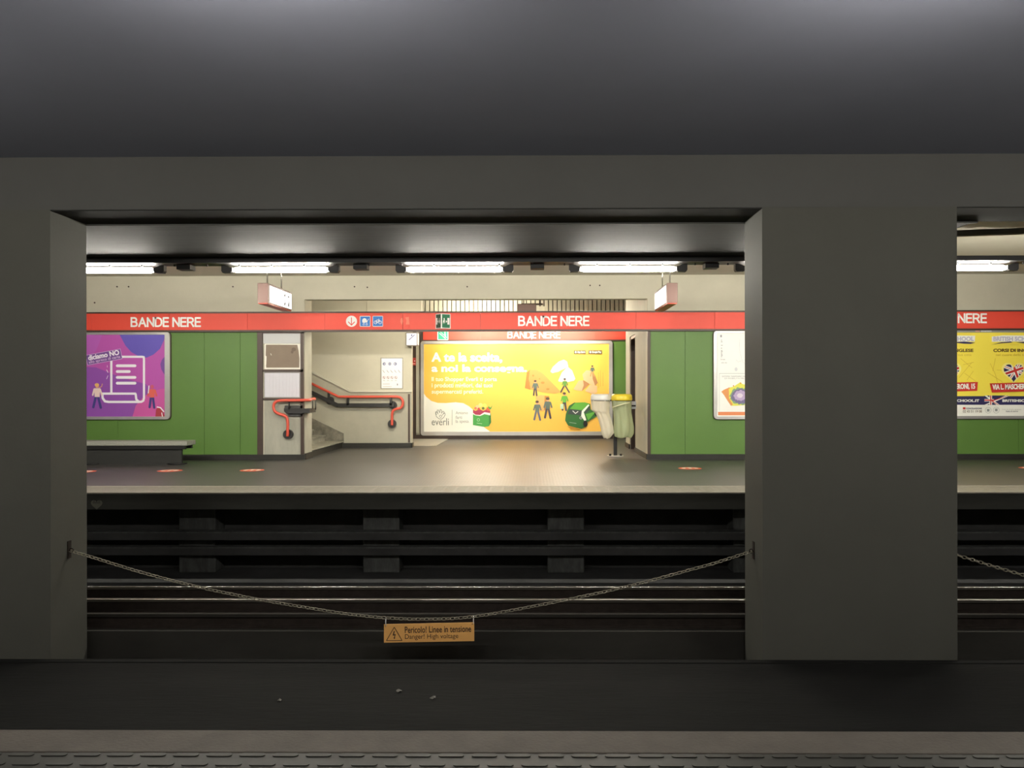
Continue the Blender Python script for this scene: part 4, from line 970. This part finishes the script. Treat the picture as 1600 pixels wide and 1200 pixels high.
# ------------------------------------------------------------------ chain with the warning sign
YC = 9.15
def chain(name, label, ctrl, loc):
    t = thing(name, label, 'chain', loc, 'chains between the pillars')
    P = smooth([W(x, y, YC) for x, y in ctrl], 20)
    P[0].x = -5.36+.03; P[-1].x = 2.555-.03
    d = [0]
    for a, b in zip(P, P[1:]): d.append(d[-1]+(b-a).length)
    pitch = .0495; L = .067; wd = .042; r = .0046
    ring = []
    h = (L-wd)/2; rr = wd/2-r
    for i in range(6): a = math.radians(-90+180*i/5); ring.append((h+rr*math.cos(a), 0, rr*math.sin(a)))
    for i in range(6): a = math.radians(90+180*i/5); ring.append((-h+rr*math.cos(a), 0, rr*math.sin(a)))
    base = MB().tube(ring, r, chain_m, 6, True); n = int(d[-1]/pitch); j = 0; rest = MB(); me = None
    for i in range(n):
        s = (i+.5)*pitch
        while d[j+1] < s: j += 1
        u = (s-d[j])/(d[j+1]-d[j]); c = P[j].lerp(P[j+1], u); tg = (P[j+1]-P[j]).normalized()
        R = tg.to_track_quat('X', 'Z').to_matrix().to_4x4() @ Matrix.Rotation(math.radians(20+90*(i % 2)), 4, 'X')
        if i < 100:
            if me is None:
                o = base.build('link'); me = o
            else:
                o = me.copy(); COL.objects.link(o)
            o.parent = t; o.matrix_parent_inverse = Matrix.Identity(4)
            o.matrix_local = Matrix.Translation(c-Vector(loc)) @ R
        else:
            M_ = Matrix.Translation(c) @ R
            rest.add([(M_ @ Vector(v))[:] for v in base.v], base.f, chain_m, True)
    o = rest.build('link_run', t); o['kind'] = 'stuff'
    for x, z, s in ((-5.36, P[0].z, 1), (2.555, P[-1].z, -1)):
        m = MB().box(x, x+s*.008, YC-.035, YC+.035, z-.09, z+.11, rust)
        m.tube([(x+s*.03+.022*math.cos(a), YC, z+.022*math.sin(a)) for a in [2*PI*i/14 for i in range(14)]], .006, rust, 6, True)
        m.build('wall_bracket', t)
    return t, P
ctrl = [(106,860),(135,868),(220,894),(305,916),(400,936),(480,949.5),(540,959),(603,965.5),(670,967.5),(740,963.5),(830,948),(920,930),(1000,911.5),(1080,890),(1120,879),(1162,865.5),(1178,861)]
ch, CP = chain('barrier_chain', 'sagging metal chain across the main opening, carrying the yellow warning sign', ctrl, (-1.4, YC, -1.0))
c2 = copy_tree(ch, 10.06, 'sagging metal chain starting right of the wide pillar and leaving the view')

t = thing('warning_sign', 'yellow high voltage warning plate hanging from the chain', 'sign', (W(670,1003,YC).x, YC, W(670,1003,YC).z))
ys = ink('warning_amber', 198,148,84); yk = ink('warning_black', 40,26,22)
q = [W(600,975.5,YC), W(741,972.5,YC), W(741,1001.5,YC), W(600,1004,YC)]
pl = MB().prism([(p.x, p.z) for p in q], 'y', YC-.004, YC+.004, ys); pl = pl.build('plate', t)
bd = Board(YC-.005); r = -.018
bd.line([(616,980),(628.3,1000.8),(603.8,1001),(616,980)], 1.1, yk, False)
bd.poly([(615.3,986),(617,986),(615.5,991.5),(618.5,990.5),(616.8,996.5),(617.8,996),(616,999),(614.8,995.8),(615.8,996),(616.6,992.6),(613.4,993.3)], yk)
bd.text('Pericolo! Linee in tensione', 632.5, 978, 736.3, 988.4, yk, .015, r); bd.text('Danger! High voltage', 632.8, 990.3, 716, 1000, yk, .0, r)
bd.ell(602.5, 977.8, .9, .9, yk); bd.ell(738, 975, .9, .9, yk)
bd.build('print', pl)
for x, y0, y1 in ((603,965.5,978), (740,963.5,975)):
    MB().tube([W(x, y0-1, YC), W(x-.3, (y0+y1)/2, YC-.012), W(x, y1, YC-.008)], .0045, mat('white_cable_tie', (225,225,222), .5), 8).build('cable_tie', t)
